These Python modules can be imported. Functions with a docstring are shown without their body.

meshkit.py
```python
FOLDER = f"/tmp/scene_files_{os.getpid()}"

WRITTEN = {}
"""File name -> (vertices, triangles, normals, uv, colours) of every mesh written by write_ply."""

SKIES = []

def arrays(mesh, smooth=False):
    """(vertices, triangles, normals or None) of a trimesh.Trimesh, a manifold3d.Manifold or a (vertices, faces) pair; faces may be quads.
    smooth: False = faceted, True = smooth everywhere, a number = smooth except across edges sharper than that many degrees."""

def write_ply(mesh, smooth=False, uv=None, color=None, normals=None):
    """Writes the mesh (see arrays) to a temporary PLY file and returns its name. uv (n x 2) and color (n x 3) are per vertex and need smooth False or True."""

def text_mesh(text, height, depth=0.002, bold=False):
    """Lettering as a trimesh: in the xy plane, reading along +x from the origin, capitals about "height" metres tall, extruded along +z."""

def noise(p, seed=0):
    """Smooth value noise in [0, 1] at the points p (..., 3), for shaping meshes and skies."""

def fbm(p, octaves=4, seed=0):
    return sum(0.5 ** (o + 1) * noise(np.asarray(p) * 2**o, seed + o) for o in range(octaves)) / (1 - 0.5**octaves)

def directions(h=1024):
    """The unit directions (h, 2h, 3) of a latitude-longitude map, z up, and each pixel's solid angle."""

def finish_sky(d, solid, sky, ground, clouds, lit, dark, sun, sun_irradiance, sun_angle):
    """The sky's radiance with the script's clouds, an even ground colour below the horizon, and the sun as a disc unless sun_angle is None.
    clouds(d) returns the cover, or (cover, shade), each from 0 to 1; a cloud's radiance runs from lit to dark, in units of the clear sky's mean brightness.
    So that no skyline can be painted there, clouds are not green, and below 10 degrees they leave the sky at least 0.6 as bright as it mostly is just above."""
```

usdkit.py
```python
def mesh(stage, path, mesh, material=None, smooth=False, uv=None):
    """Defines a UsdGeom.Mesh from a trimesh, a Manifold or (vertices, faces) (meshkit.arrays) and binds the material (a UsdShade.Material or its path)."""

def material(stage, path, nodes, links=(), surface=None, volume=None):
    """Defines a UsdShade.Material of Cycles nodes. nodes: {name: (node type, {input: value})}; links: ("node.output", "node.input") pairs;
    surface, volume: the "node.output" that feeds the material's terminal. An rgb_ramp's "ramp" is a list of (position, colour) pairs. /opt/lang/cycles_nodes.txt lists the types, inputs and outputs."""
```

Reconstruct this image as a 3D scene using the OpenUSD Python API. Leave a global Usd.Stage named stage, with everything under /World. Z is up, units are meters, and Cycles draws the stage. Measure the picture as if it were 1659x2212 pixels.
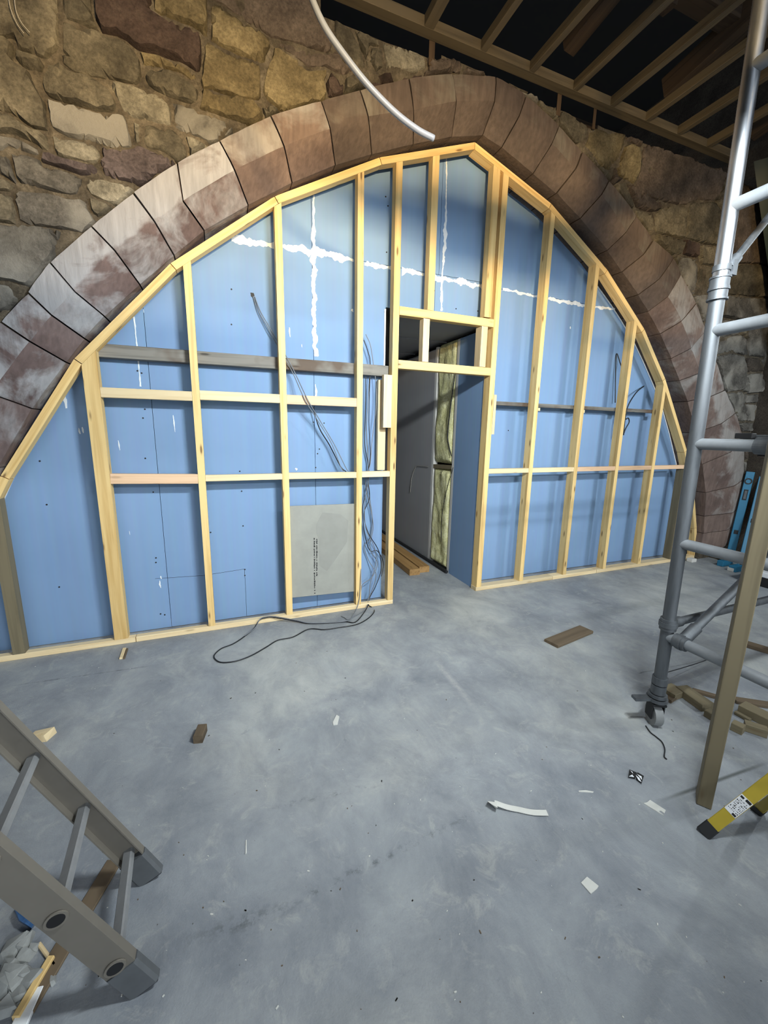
import math, random
import numpy as np
import trimesh
import manifold3d as m3
from scipy.spatial import Delaunay
from shapely.geometry import Polygon, Point, LineString, box as sbox
from shapely.ops import unary_union
from shapely import contains_xy
from pxr import Usd, UsdGeom, UsdLux, Gf, Sdf, Vt, UsdShade
import usdkit, meshkit

random.seed(7)
rng = np.random.default_rng(7)
stage = Usd.Stage.CreateInMemory()
UsdGeom.SetStageUpAxis(stage, 'Z')
UsdGeom.SetStageMetersPerUnit(stage, 1.0)
UsdGeom.Xform.Define(stage, '/World')
UsdGeom.Scope.Define(stage, '/World/Looks')

# ------------------------------------------------------------------ camera
W, H = 1659, 2212
FPX, PITCH, ROLL, YAW = 878.747705, 0.195559011, -0.0180682604, 0.381821816
EYE, DIST = 1.562, 3.237933
CAM = np.array([0, -DIST, EYE])
_F = np.array([math.sin(YAW)*math.cos(PITCH), math.cos(YAW)*math.cos(PITCH), -math.sin(PITCH)])
_r0 = np.array([math.cos(YAW), -math.sin(YAW), 0]); _d0 = np.cross(_F, _r0)
_R = math.cos(ROLL)*_r0 + math.sin(ROLL)*_d0
_D = -math.sin(ROLL)*_r0 + math.cos(ROLL)*_d0
cam = UsdGeom.Camera.Define(stage, '/World/camera')
M = np.eye(4); M[0,:3] = _R; M[1,:3] = -_D; M[2,:3] = -_F; M[3,:3] = CAM
cam.AddTransformOp().Set(Gf.Matrix4d(M.tolist()))
cam.CreateHorizontalApertureAttr(36.0); cam.CreateVerticalApertureAttr(36.0*H/W)
cam.CreateFocalLengthAttr(36.0*FPX/W)
cam.CreateClippingRangeAttr((0.05, 200.0))
cam.CreateExposureAttr(0.8)

# ------------------------------------------------------------------ light
dome = UsdLux.DomeLight.Define(stage, '/World/sky_light')
dome.CreateIntensityAttr(0.3); dome.CreateColorAttr(Gf.Vec3f(0.80, 0.90, 1.0))

def lamp(name, loc, target, size, power, col):
    l = UsdLux.RectLight.Define(stage, '/World/' + name)
    z = np.array(loc, float) - np.array(target, float); z /= np.linalg.norm(z)
    x = np.cross([0, 0, 1.0], z); x /= np.linalg.norm(x); y = np.cross(z, x)
    m = np.eye(4); m[0,:3] = x; m[1,:3] = y; m[2,:3] = z; m[3,:3] = loc
    l.AddTransformOp().Set(Gf.Matrix4d(m.tolist()))
    l.CreateWidthAttr(size[0]); l.CreateHeightAttr(size[1])
    l.CreateIntensityAttr(power/(size[0]*size[1])); l.CreateColorAttr(Gf.Vec3f(*col))
    return l
# (name, place, aim, emitter size, power, colour, hood length or 0)
LAMPS = [('flood', (1.3, -2.75, 2.75), (0.9, 0, 2.15), (0.6, 0.12), 24.5, (0.90, 0.975, 1.0), .24),
         ('flood', (4.6, -2.7, 2.65), (3.6, 0, 2.0), (0.5, 0.12), 9.5, (0.90, 0.975, 1.0), .24),
         ('flood', (2.2, -6.5, 3.0), (1.7, 0, 1.9), (1.2, 0.12), 26, (0.94, 0.985, 1.0), .6),
         ('halogen', (0.7, -4.2, 2.5), (1.1, 0, 3.4), (0.35, 0.15), 78, (1.0, 0.72, 0.36), .5)]
for n_, l_, t_, s_, p_, c_, h_ in LAMPS: lamp(n_ + f'_light_{LAMPS.index((n_, l_, t_, s_, p_, c_, h_)):03d}', l_, t_, s_, p_, c_)

# ------------------------------------------------------------------ pixel <-> place
def ray(x, y): return _R*(x-W/2)/FPX + _D*(y-H/2)/FPX + _F
def atY(x, y, Y):
    v = ray(x, y); return CAM + v*((Y-CAM[1])/v[1])
def atZ(x, y, Z=0.0):
    v = ray(x, y); return CAM + v*((Z-CAM[2])/v[2])
def atX(x, y, X):
    v = ray(x, y); return CAM + v*((X-CAM[0])/v[0])
def near(x, y, A, d):
    A = np.asarray(A, float); d = np.asarray(d, float); v = ray(x, y)
    n = np.cross(v, d); s = np.linalg.solve(np.array([d, -v, n]).T, CAM-A); return A + s[0]*d

# ------------------------------------------------------------------ object helpers
_used = {}
def _path(parent, name):
    base = f'{parent}/{name}'
    k = _used.get(base, 0); _used[base] = k+1
    return base if k == 0 else f'{base}_{k:03d}'
BASE = {}
def tag(p, label=None, cat=None, group=None, kind=None):
    p = p.GetPrim() if hasattr(p, 'GetPrim') else p
    for k, v in (('label', label), ('category', cat), ('group', group), ('kind', kind)):
        if v: p.SetCustomDataByKey(k, v)
    return p
def thing(name, label=None, cat=None, loc=(0, 0, 0), group=None, kind=None):
    x = UsdGeom.Xform.Define(stage, _path('/World', name))
    loc = np.asarray(loc, float); x.AddTranslateOp().Set(Gf.Vec3d(*loc.tolist()))
    BASE[str(x.GetPath())] = loc
    return tag(x, label, cat, group, kind)
def base_of(parent): return BASE.get(str(parent.GetPath()), np.zeros(3)) if parent is not None else np.zeros(3)
def obj(name, mesh, mat, parent=None, smooth=False, xf=None, label=None):
    """One Mesh prim. mesh in world coordinates, or in local ones with xf (4x4, rows)."""
    pp = str(parent.GetPath()) if parent is not None else '/World'
    path = _path(pp, name); b = base_of(parent)
    if xf is None:
        v, f, n = meshkit.arrays(mesh, smooth)
        if parent is None:
            c = np.array([(v[:,0].min()+v[:,0].max())/2, (v[:,1].min()+v[:,1].max())/2, v[:,2].min()])
        else:
            c = b
        P = usdkit.mesh(stage, path, (v - c, f), M_[mat])
        if n is not None:
            P.CreateNormalsAttr(Vt.Vec3fArray.FromNumpy(n.astype(np.float32))); P.SetNormalsInterpolation('vertex')
        if parent is None: P.AddTranslateOp().Set(Gf.Vec3d(*c.tolist()))
        BASE[path] = c
    else:
        P = usdkit.mesh(stage, path, mesh, M_[mat], smooth)
        x = np.array(xf, float); x[3,:3] -= b
        P.AddTransformOp().Set(Gf.Matrix4d(x.tolist()))
        BASE[path] = None
    pr = P.GetPrim()
    if label: pr.SetCustomDataByKey('label', label)
    return pr

def box(lo, hi):
    lo, hi = np.array(lo, float), np.array(hi, float)
    m = trimesh.creation.box(hi-lo); m.apply_translation((lo+hi)/2); return m
def frame(p0, p1, up):
    p0, p1, up = (np.asarray(a, float) for a in (p0, p1, up))
    z = p1-p0; L = np.linalg.norm(z); z /= L
    x = np.cross(up, z); x /= np.linalg.norm(x); y = np.cross(z, x)
    m = np.eye(4); m[0,:3] = x; m[1,:3] = y; m[2,:3] = z; m[3,:3] = p0
    return m, L
def chamfer_box(w, d, L, c=0.0025):
    """A beam along +z from the origin with eased long edges, centred on x and y."""
    a, b = w/2, d/2
    s = np.array([(-a+c,-b),(a-c,-b),(a,-b+c),(a,b-c),(a-c,b),(-a+c,b),(-a,b-c),(-a,-b+c)])
    n = max(1, int(L/0.25)) ; zs = np.linspace(0, L, n+1)
    V = np.vstack([np.c_[s, np.full(8, z)] for z in zs]); F = []
    for k in range(n):
        for i in range(8):
            j = (i+1)%8; F += [(k*8+i, k*8+j, (k+1)*8+j), (k*8+i, (k+1)*8+j, (k+1)*8+i)]
    for i in range(1, 7):
        F.append((0, i+1, i)); F.append((n*8, n*8+i, n*8+i+1))
    return V, np.array(F)
def beam(name, p0, p1, w, d, mat, parent=None, up=(0, 1, 0), label=None, c=0.0025):
    """Rectangular timber, its centre line p0-p1; d is measured along 'up', w across it."""
    m, L = frame(p0, p1, up)
    return obj(name, chamfer_box(w, d, L, c), mat, parent, xf=m, label=label)
def slab(name, poly, y0, y1, mat, parent=None, label=None):
    """A shapely polygon in (x, z) between the planes y0 and y1."""
    geoms = getattr(poly, 'geoms', [poly]); ms = []
    for g in geoms:
        m = trimesh.creation.extrude_polygon(g, y1-y0, engine='earcut')
        v = np.array(m.vertices); m.vertices = np.c_[v[:,0], y1-v[:,2], v[:,1]]; ms.append(m)
    m = trimesh.util.concatenate(ms); return obj(name, m, mat, parent, label=label)
def plan(name, poly, z0, z1, mat, parent=None, label=None):
    geoms = getattr(poly, 'geoms', [poly])
    m = trimesh.util.concatenate([trimesh.creation.extrude_polygon(g, z1-z0, engine='earcut') for g in geoms]); m.apply_translation([0, 0, z0])
    return obj(name, m, mat, parent, label=label)
def spline(pts, n=8):
    """Catmull-Rom through the points."""
    p = np.asarray(pts, float)
    if len(p) < 3: return p
    q = np.vstack([2*p[0]-p[1], p, 2*p[-1]-p[-2]]); out = []
    for i in range(1, len(q)-2):
        for t in np.linspace(0, 1, n, endpoint=False):
            a, b, c, d = q[i-1:i+3]
            out.append(0.5*((2*b)+(c-a)*t+(2*a-5*b+4*c-d)*t*t+(3*b-a-3*c+d)*t**3))
    out.append(p[-1]); return np.array(out)
def tube(pts, r, sides=10, cap=True):
    p = np.asarray(pts, float)
    t = np.gradient(p, axis=0); t /= np.linalg.norm(t, axis=1, keepdims=True)+1e-12
    a = np.cross(t[0], [0, 0, 1.0] if abs(t[0][2]) < .9 else [1.0, 0, 0]); a /= np.linalg.norm(a)
    A = [a]
    for i in range(1, len(p)):
        a = A[-1]-t[i]*(A[-1]@t[i]); A.append(a/np.linalg.norm(a))
    A = np.array(A); B = np.cross(t, A); ang = np.arange(sides)*2*np.pi/sides
    rr = np.broadcast_to(r, (len(p),))
    V = (p[:,None]+rr[:,None,None]*(np.cos(ang)[None,:,None]*A[:,None]+np.sin(ang)[None,:,None]*B[:,None])).reshape(-1, 3); F = []
    for i in range(len(p)-1):
        for j in range(sides):
            k = (j+1)%sides; F += [(i*sides+j, i*sides+k, (i+1)*sides+k), (i*sides+j, (i+1)*sides+k, (i+1)*sides+j)]
    if cap:
        n = len(V); V = np.vstack([V, p[0], p[-1]])
        for j in range(sides):
            k = (j+1)%sides; F += [(n, k, j), (n+1, (len(p)-1)*sides+j, (len(p)-1)*sides+k)]
    return trimesh.Trimesh(V, F, process=False)
def pipe(p0, p1, r, wall=0.0, sides=24):
    p0, p1 = np.asarray(p0, float), np.asarray(p1, float)
    if not wall: return tube([p0, p0+(p1-p0)*.5, p1], r, sides)
    m = trimesh.creation.annulus(r-wall, r, height=1.0, sections=sides)
    m.apply_translation([0, 0, .5]); f, L = frame(p0, p1, (0, 1, .01) if abs((p1-p0)[1]) < .9*np.linalg.norm(p1-p0) else (1, 0, 0))
    m.apply_scale([1, 1, L]); T = np.eye(4); T[:3,:3] = f[:3,:3].T; T[:3,3] = p0; m.apply_transform(T); return m
def rounded(lo, hi, r=0.004):
    lo, hi = np.array(lo, float)+r, np.array(hi, float)-r
    pts = []
    s = trimesh.creation.icosphere(1, r).vertices
    for c in np.ndindex(2, 2, 2):
        pts.append(s+np.where(np.array(c)==1, hi, lo))
    return trimesh.convex.convex_hull(np.vstack(pts))
def cat(*ms): return trimesh.util.concatenate([trimesh.Trimesh(*m, process=False) if isinstance(m, tuple) else m for m in ms])
def prism_between(bot, top):
    """Solid between two equal loops of points."""
    n = len(bot); V = np.vstack([bot, top]); F = []
    for i in range(n):
        j = (i+1)%n; F += [(i, j, n+j), (i, n+j, n+i)]
    for i in range(1, n-1): F += [(0, i+1, i), (n, n+i, n+i+1)]
    m = trimesh.Trimesh(V, F, process=False); m.fix_normals(); return m

# ------------------------------------------------------------------ materials
M_ = {}
def mat(name, nodes, links, surface='p.BSDF'):
    M_[name] = usdkit.material(stage, '/World/Looks/'+name, nodes, links, surface=surface)
def lin(c): return tuple(((x/255.0)/12.92 if x/255.0 <= .04045 else ((x/255.0+.055)/1.055)**2.4) for x in c)
def ramp(*stops): return [(p, lin(c)) for p, c in stops]
def plain(name, c, rough=.6, metal=0.0, spec=.5, noise=0.0, scale=20, bump=0.0):
    N = {'p': ('principled_bsdf', {'base_color': lin(c), 'roughness': rough, 'metallic': metal, 'specular_ior_level': spec})}; L = []
    if noise or bump:
        N['tc'] = ('texture_coordinate', {})
        N['n'] = ('noise_texture', {'scale': scale, 'detail': 5.0, 'roughness': .6})
        L += [('tc.object', 'n.vector')]
        if noise:
            a = np.array(lin(c)); N['r'] = ('rgb_ramp', {'ramp': [(.25, tuple(a*(1-noise))), (.75, tuple(np.minimum(a*(1+noise), 1)))]})
            L += [('n.fac', 'r.fac'), ('r.color', 'p.base_color')]
        if bump:
            N['b'] = ('bump', {'strength': bump, 'distance': .01}); L += [('n.fac', 'b.height'), ('b.normal', 'p.normal')]
    mat(name, N, L)
def wood(name, light, dark, knot=(96, 60, 30), rough=.62, knots=.8, stain=None):
    """Grain along local z."""
    N = {'tc': ('texture_coordinate', {}), 'oi': ('object_info', {}),
         'w': ('math', {'math_type': 'multiply', 'value2': 37.0}),
         'mp': ('mapping', {'scale': (26.0, 26.0, 1.1)}),
         'g': ('noise_texture', {'dimensions': '4D', 'scale': 1.0, 'detail': 4.0, 'roughness': .55, 'distortion': .7}),
         'r': ('rgb_ramp', {'ramp': [(.30, lin(dark)), (.55, lin(light)), (.8, lin(light))]}),
         'va': ('vector_math', {'math_type': 'add'}), 'mv': ('mapping', {'scale': (3.2, 3.2, .75)}),
         'vv': ('voronoi_texture', {'scale': 4.5}),
         'vr': ('rgb_ramp', {'ramp': [(.07, (1, 1, 1)), (.12, (.3, .3, .3)), (.17, (0, 0, 0))]}),
         'kf': ('math', {'math_type': 'multiply', 'value2': knots}),
         'mk': ('mix', {'color2': lin(knot)}),
         'hv': ('hsv', {'saturation': 1.0}),
         'mr': ('map_range', {'to_min': .86, 'to_max': 1.08}),
         'b': ('bump', {'strength': .15, 'distance': .004}),
         'p': ('principled_bsdf', {'roughness': rough, 'specular_ior_level': .3})}
    L = [('oi.random', 'w.value1'), ('tc.object', 'mp.vector'), ('mp.vector', 'g.vector'), ('w.value', 'g.w'), ('g.fac', 'r.fac'),
         ('tc.object', 'mv.vector'), ('mv.vector', 'va.vector1'), ('w.value', 'va.vector2'), ('va.vector', 'vv.vector'), ('vv.distance', 'vr.fac'), ('vr.color', 'kf.value1'),
         ('r.color', 'mk.color1'), ('kf.value', 'mk.fac'), ('oi.random', 'mr.value'), ('mr.result', 'hv.value'), ('mk.color', 'hv.color'),
         ('hv.color', 'p.base_color'), ('g.fac', 'b.height'), ('b.normal', 'p.normal')]
    if stain:
        N['sn'] = ('noise_texture', {'dimensions': '4D', 'scale': 3.5, 'detail': 3.0}); N['sr'] = ('rgb_ramp', {'ramp': [(.48, (0, 0, 0)), (.58, (.8, .8, .8))]})
        N['ms'] = ('mix', {'color2': lin(stain)})
        L = [l for l in L if l != ('hv.color', 'p.base_color')]
        L += [('tc.object', 'sn.vector'), ('w.value', 'sn.w'), ('sn.fac', 'sr.fac'), ('sr.color', 'ms.fac'), ('hv.color', 'ms.color1'), ('ms.color', 'p.base_color')]
    mat(name, N, L)
wood('pine', (232, 200, 138), (205, 165, 100))
wood('pine_pale', (232, 210, 168), (214, 186, 140), knots=.35)
wood('pine_pink', (226, 190, 155), (205, 166, 130), knots=.3)
wood('weathered_wood', (128, 124, 116), (84, 80, 74), (50, 46, 42), .8, .8, stain=(88, 70, 56))
wood('joist_wood', (94, 83, 64), (70, 61, 47), (56, 44, 30), .75, .35)
wood('old_wood', (72, 57, 42), (46, 36, 27), (30, 22, 16), .85, .3)
wood('dull_pine', (120, 110, 87), (100, 92, 72), (96, 76, 48), .7, .4)
wood('brown_pine', (176, 138, 88), (146, 110, 66), knots=.6)
wood('brown_board', (104, 90, 72), (82, 70, 56), (60, 48, 38), .7, .2)
plain('end_grain', (214, 186, 140), .7, noise=.1, scale=60)

def board(name, c, c2, rough=.75):
    N = {'tc': ('geometry', {}), 'n': ('noise_texture', {'scale': 1.3, 'detail': 4.0}), 'r': ('rgb_ramp', {'ramp': ramp((.3, c), (.7, c2))}),
         'm': ('mapping', {'scale': (1.0, 1.0, .03)}), 'n2': ('noise_texture', {'scale': 30.0, 'detail': 2.0}), 'mx': ('mix', {'mix_type': 'overlay', 'fac': .06}),
         'p': ('principled_bsdf', {'roughness': rough, 'specular_ior_level': .35})}
    mat(name, N, [('tc.position', 'n.vector'), ('n.fac', 'r.fac'), ('tc.position', 'm.vector'), ('m.vector', 'n2.vector'), ('r.color', 'mx.color1'), ('n2.color', 'mx.color2'), ('mx.color', 'p.base_color')])
board('blue_board', (119, 148, 183), (126, 154, 189))
board('grey_board', (150, 150, 152), (160, 160, 162))
plain('white_plaster', (225, 228, 230), .8, noise=.06, scale=25)
plain('board_edge', (205, 203, 198), .8)
plain('roof_felt', (24, 22, 20), .9)
plain('black', (16, 16, 18), .6)
plain('dark_gap', (14, 13, 12), .9)

def stone(name, cols, dust=None, scale=5.0, bump=.7, rough=.9):
    """Mottled stone; cols from dark to light; dust is a pale film in patches."""
    N = {'tc': ('geometry', {}), 'oi': ('object_info', {}), 'w': ('math', {'math_type': 'multiply', 'value2': 19.0}),
         'n': ('noise_texture', {'dimensions': '4D', 'scale': scale, 'detail': 7.0, 'roughness': .62}),
         'r': ('rgb_ramp', {'ramp': [(p, lin(c)) for p, c in zip(np.linspace(.3, .72, len(cols)), cols)]}),
         'f': ('noise_texture', {'scale': 60.0, 'detail': 6.0, 'roughness': .7}),
         'fr': ('rgb_ramp', {'ramp': [(.3, (.25, .25, .25)), (.7, (.75, .75, .75))]}),
         'o': ('mix', {'mix_type': 'overlay', 'fac': .8}), 'hv': ('hsv', {}), 'mr': ('map_range', {'to_min': .8, 'to_max': 1.15}),
         'ad': ('math', {'math_type': 'multiply_add', 'value2': .35}),
         'b': ('bump', {'strength': bump, 'distance': .02}), 'p': ('principled_bsdf', {'roughness': rough, 'specular_ior_level': .2})}
    L = [('tc.position', 'n.vector'), ('oi.random', 'w.value1'), ('w.value', 'n.w'), ('n.fac', 'r.fac'), ('tc.position', 'f.vector'), ('f.fac', 'fr.fac'),
         ('r.color', 'o.color1'), ('fr.color', 'o.color2'), ('oi.random', 'mr.value'), ('mr.result', 'hv.value'), ('o.color', 'hv.color'), ('hv.color', 'p.base_color'),
         ('f.fac', 'ad.value1'), ('n.fac', 'ad.value3'), ('ad.value', 'b.height'), ('b.normal', 'p.normal')]
    if dust:
        N['dn'] = ('noise_texture', {'dimensions': '4D', 'scale': 3.2, 'detail': 5.0, 'distortion': .6}); N['dr'] = ('rgb_ramp', {'ramp': [(.47, (0, 0, 0)), (.62, (.85, .85, .85))]}); N['dm'] = ('mix', {'color2': lin(dust)})
        L = [l for l in L if l != ('hv.color', 'p.base_color')]
        L += [('tc.position', 'dn.vector'), ('w.value', 'dn.w'), ('dn.fac', 'dr.fac'), ('dr.color', 'dm.fac'), ('hv.color', 'dm.color1'), ('dm.color', 'p.base_color')]
    mat(name, N, L)
stone('stone_tan', [(50, 46, 39), (80, 75, 64), (112, 105, 90)], scale=6)
stone('stone_ochre', [(66, 58, 42), (98, 88, 66), (128, 117, 91)], scale=6)
stone('stone_red', [(42, 35, 32), (62, 51, 47), (82, 70, 63)], scale=6)
stone('stone_brown', [(54, 48, 43), (78, 69, 62), (100, 90, 81)], scale=6)
stone('stone_purple', [(60, 53, 53), (84, 75, 75), (104, 94, 93)], scale=6)
stone('stone_grey', [(50, 48, 45), (82, 79, 74), (112, 108, 101)], scale=6, dust=(124, 121, 114))
stone('stone_pale', [(82, 78, 68), (116, 111, 98), (142, 137, 123)], scale=8)
stone('mortar', [(50, 45, 38), (78, 71, 60), (106, 98, 84)], scale=9, bump=1.0)
stone('dark_rubble', [(40, 36, 32), (60, 54, 48), (74, 68, 60)], scale=4, bump=1.0)
def ashlar(name, a, b, dust, lo, hi):
    """Dressed sandstone with vertical tooling streaks and a pale plaster film in patches."""
    N = {'g': ('geometry', {}), 'oi': ('object_info', {}), 'w': ('math', {'math_type': 'multiply', 'value2': 23.0}),
         'n': ('noise_texture', {'dimensions': '4D', 'scale': 2.5, 'detail': 6.0, 'roughness': .6}), 'r': ('rgb_ramp', {'ramp': ramp((.35, a), (.65, b))}),
         'mp': ('mapping', {'scale': (40.0, 40.0, 5.0), 'rotation': (0, .25, 0)}), 's': ('noise_texture', {'scale': 1.0, 'detail': 3.0, 'distortion': .3}),
         'sr': ('rgb_ramp', {'ramp': [(.3, (.3, .3, .3)), (.7, (.72, .72, .72))]}), 'o': ('mix', {'mix_type': 'overlay', 'fac': .4}),
         'dn': ('noise_texture', {'dimensions': '4D', 'scale': 2.6, 'detail': 6.0, 'roughness': .62, 'distortion': .9}), 'dr': ('rgb_ramp', {'ramp': [(lo, (0, 0, 0)), (hi, (.9, .9, .9))]}),
         'd2': ('mix', {'mix_type': 'overlay', 'fac': .3, 'color1': lin(dust)}),
         'nx': ('separate_xyz', {}), 'nm': ('map_range', {'from_min': -.9, 'from_max': -.99, 'to_min': -.07, 'to_max': .08, 'clamp': True}), 'na': ('math', {'math_type': 'add'}),
         'dm': ('mix', {}), 'b': ('bump', {'strength': .35, 'distance': .012}), 'p': ('principled_bsdf', {'roughness': .82, 'specular_ior_level': .3})}
    mat(name, N, [('oi.random', 'w.value1'), ('g.position', 'n.vector'), ('w.value', 'n.w'), ('n.fac', 'r.fac'), ('g.position', 'mp.vector'), ('mp.vector', 's.vector'), ('s.fac', 'sr.fac'),
        ('r.color', 'o.color1'), ('sr.color', 'o.color2'), ('g.position', 'dn.vector'), ('w.value', 'dn.w'), ('g.normal', 'nx.vector'), ('nx.y', 'nm.value'), ('dn.fac', 'na.value1'), ('nm.result', 'na.value2'), ('na.value', 'dr.fac'), ('sr.color', 'd2.color2'), ('o.color', 'dm.color1'), ('d2.color', 'dm.color2'), ('dr.color', 'dm.fac'),
        ('dm.color', 'p.base_color'), ('s.fac', 'b.height'), ('b.normal', 'p.normal')])
ashlar('sandstone_bare', (72, 62, 57), (94, 82, 74), (108, 103, 94), .56, .78)
ashlar('sandstone_film', (80, 66, 64), (110, 95, 92), (148, 148, 150), .41, .55)
ashlar('sandstone_half', (86, 72, 67), (112, 96, 88), (134, 130, 126), .47, .62)

# dusty power-floated slab
fl = {'g': ('geometry', {}), 'n': ('noise_texture', {'scale': .7, 'detail': 6.0, 'roughness': .62, 'distortion': .25}),
      'r': ('rgb_ramp', {'ramp': ramp((.33, (124, 129, 136)), (.5, (143, 147, 151)), (.66, (166, 168, 166)))}),
      'm': ('mapping', {'scale': (1.0, .7, 1.0), 'rotation': (0, 0, .5)}), 'n2': ('noise_texture', {'scale': 3.4, 'detail': 10.0, 'roughness': .72, 'distortion': .45}),
      'r2': ('rgb_ramp', {'ramp': [(.34, (.31, .32, .34)), (.5, (.5, .5, .5)), (.66, (.69, .69, .66))]}), 'o': ('mix', {'mix_type': 'overlay', 'fac': .6}),
      'n3': ('noise_texture', {'scale': 26.0, 'detail': 4.0, 'roughness': .7}), 'r3': ('rgb_ramp', {'ramp': [(.68, (0, 0, 0)), (.76, (.4, .4, .4))]}), 'd': ('mix', {'color2': lin((100, 106, 114))}),
      'n4': ('noise_texture', {'scale': 160.0, 'detail': 3.0}), 'b': ('bump', {'strength': .2, 'distance': .006}), 'b2': ('bump', {'strength': .15, 'distance': .01}),
      'n5': ('noise_texture', {'scale': 8.0, 'detail': 9.0, 'roughness': .75, 'distortion': .8}), 'r5': ('rgb_ramp', {'ramp': [(.54, (0, 0, 0)), (.66, (.45, .45, .45))]}), 'e': ('mix', {'color2': lin((174, 175, 171))}),
      'n6': ('noise_texture', {'scale': 11.0, 'detail': 8.0, 'roughness': .8, 'distortion': .4}), 'r6': ('rgb_ramp', {'ramp': [(.60, (0, 0, 0)), (.72, (.5, .5, .5))]}), 'e2': ('mix', {'color2': lin((104, 110, 118))}),
      'p': ('principled_bsdf', {'roughness': .6, 'specular_ior_level': .35})}
fL = [('g.position', 'n.vector'), ('n.fac', 'r.fac'), ('g.position', 'm.vector'), ('m.vector', 'n2.vector'), ('n2.fac', 'r2.fac'), ('r.color', 'o.color1'), ('r2.color', 'o.color2'),
      ('g.position', 'n3.vector'), ('n3.fac', 'r3.fac'), ('r3.color', 'd.fac'), ('o.color', 'd.color1'), ('g.position', 'n4.vector'), ('g.position', 'n5.vector'), ('n5.fac', 'r5.fac'), ('r5.color', 'e.fac'), ('d.color', 'e.color1'), ('g.position', 'n6.vector'), ('n6.fac', 'r6.fac'), ('r6.color', 'e2.fac'), ('e.color', 'e2.color1'), ('n4.fac', 'b.height'), ('n2.fac', 'b2.height'), ('b2.normal', 'b.normal'), ('b.normal', 'p.normal')]
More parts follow.
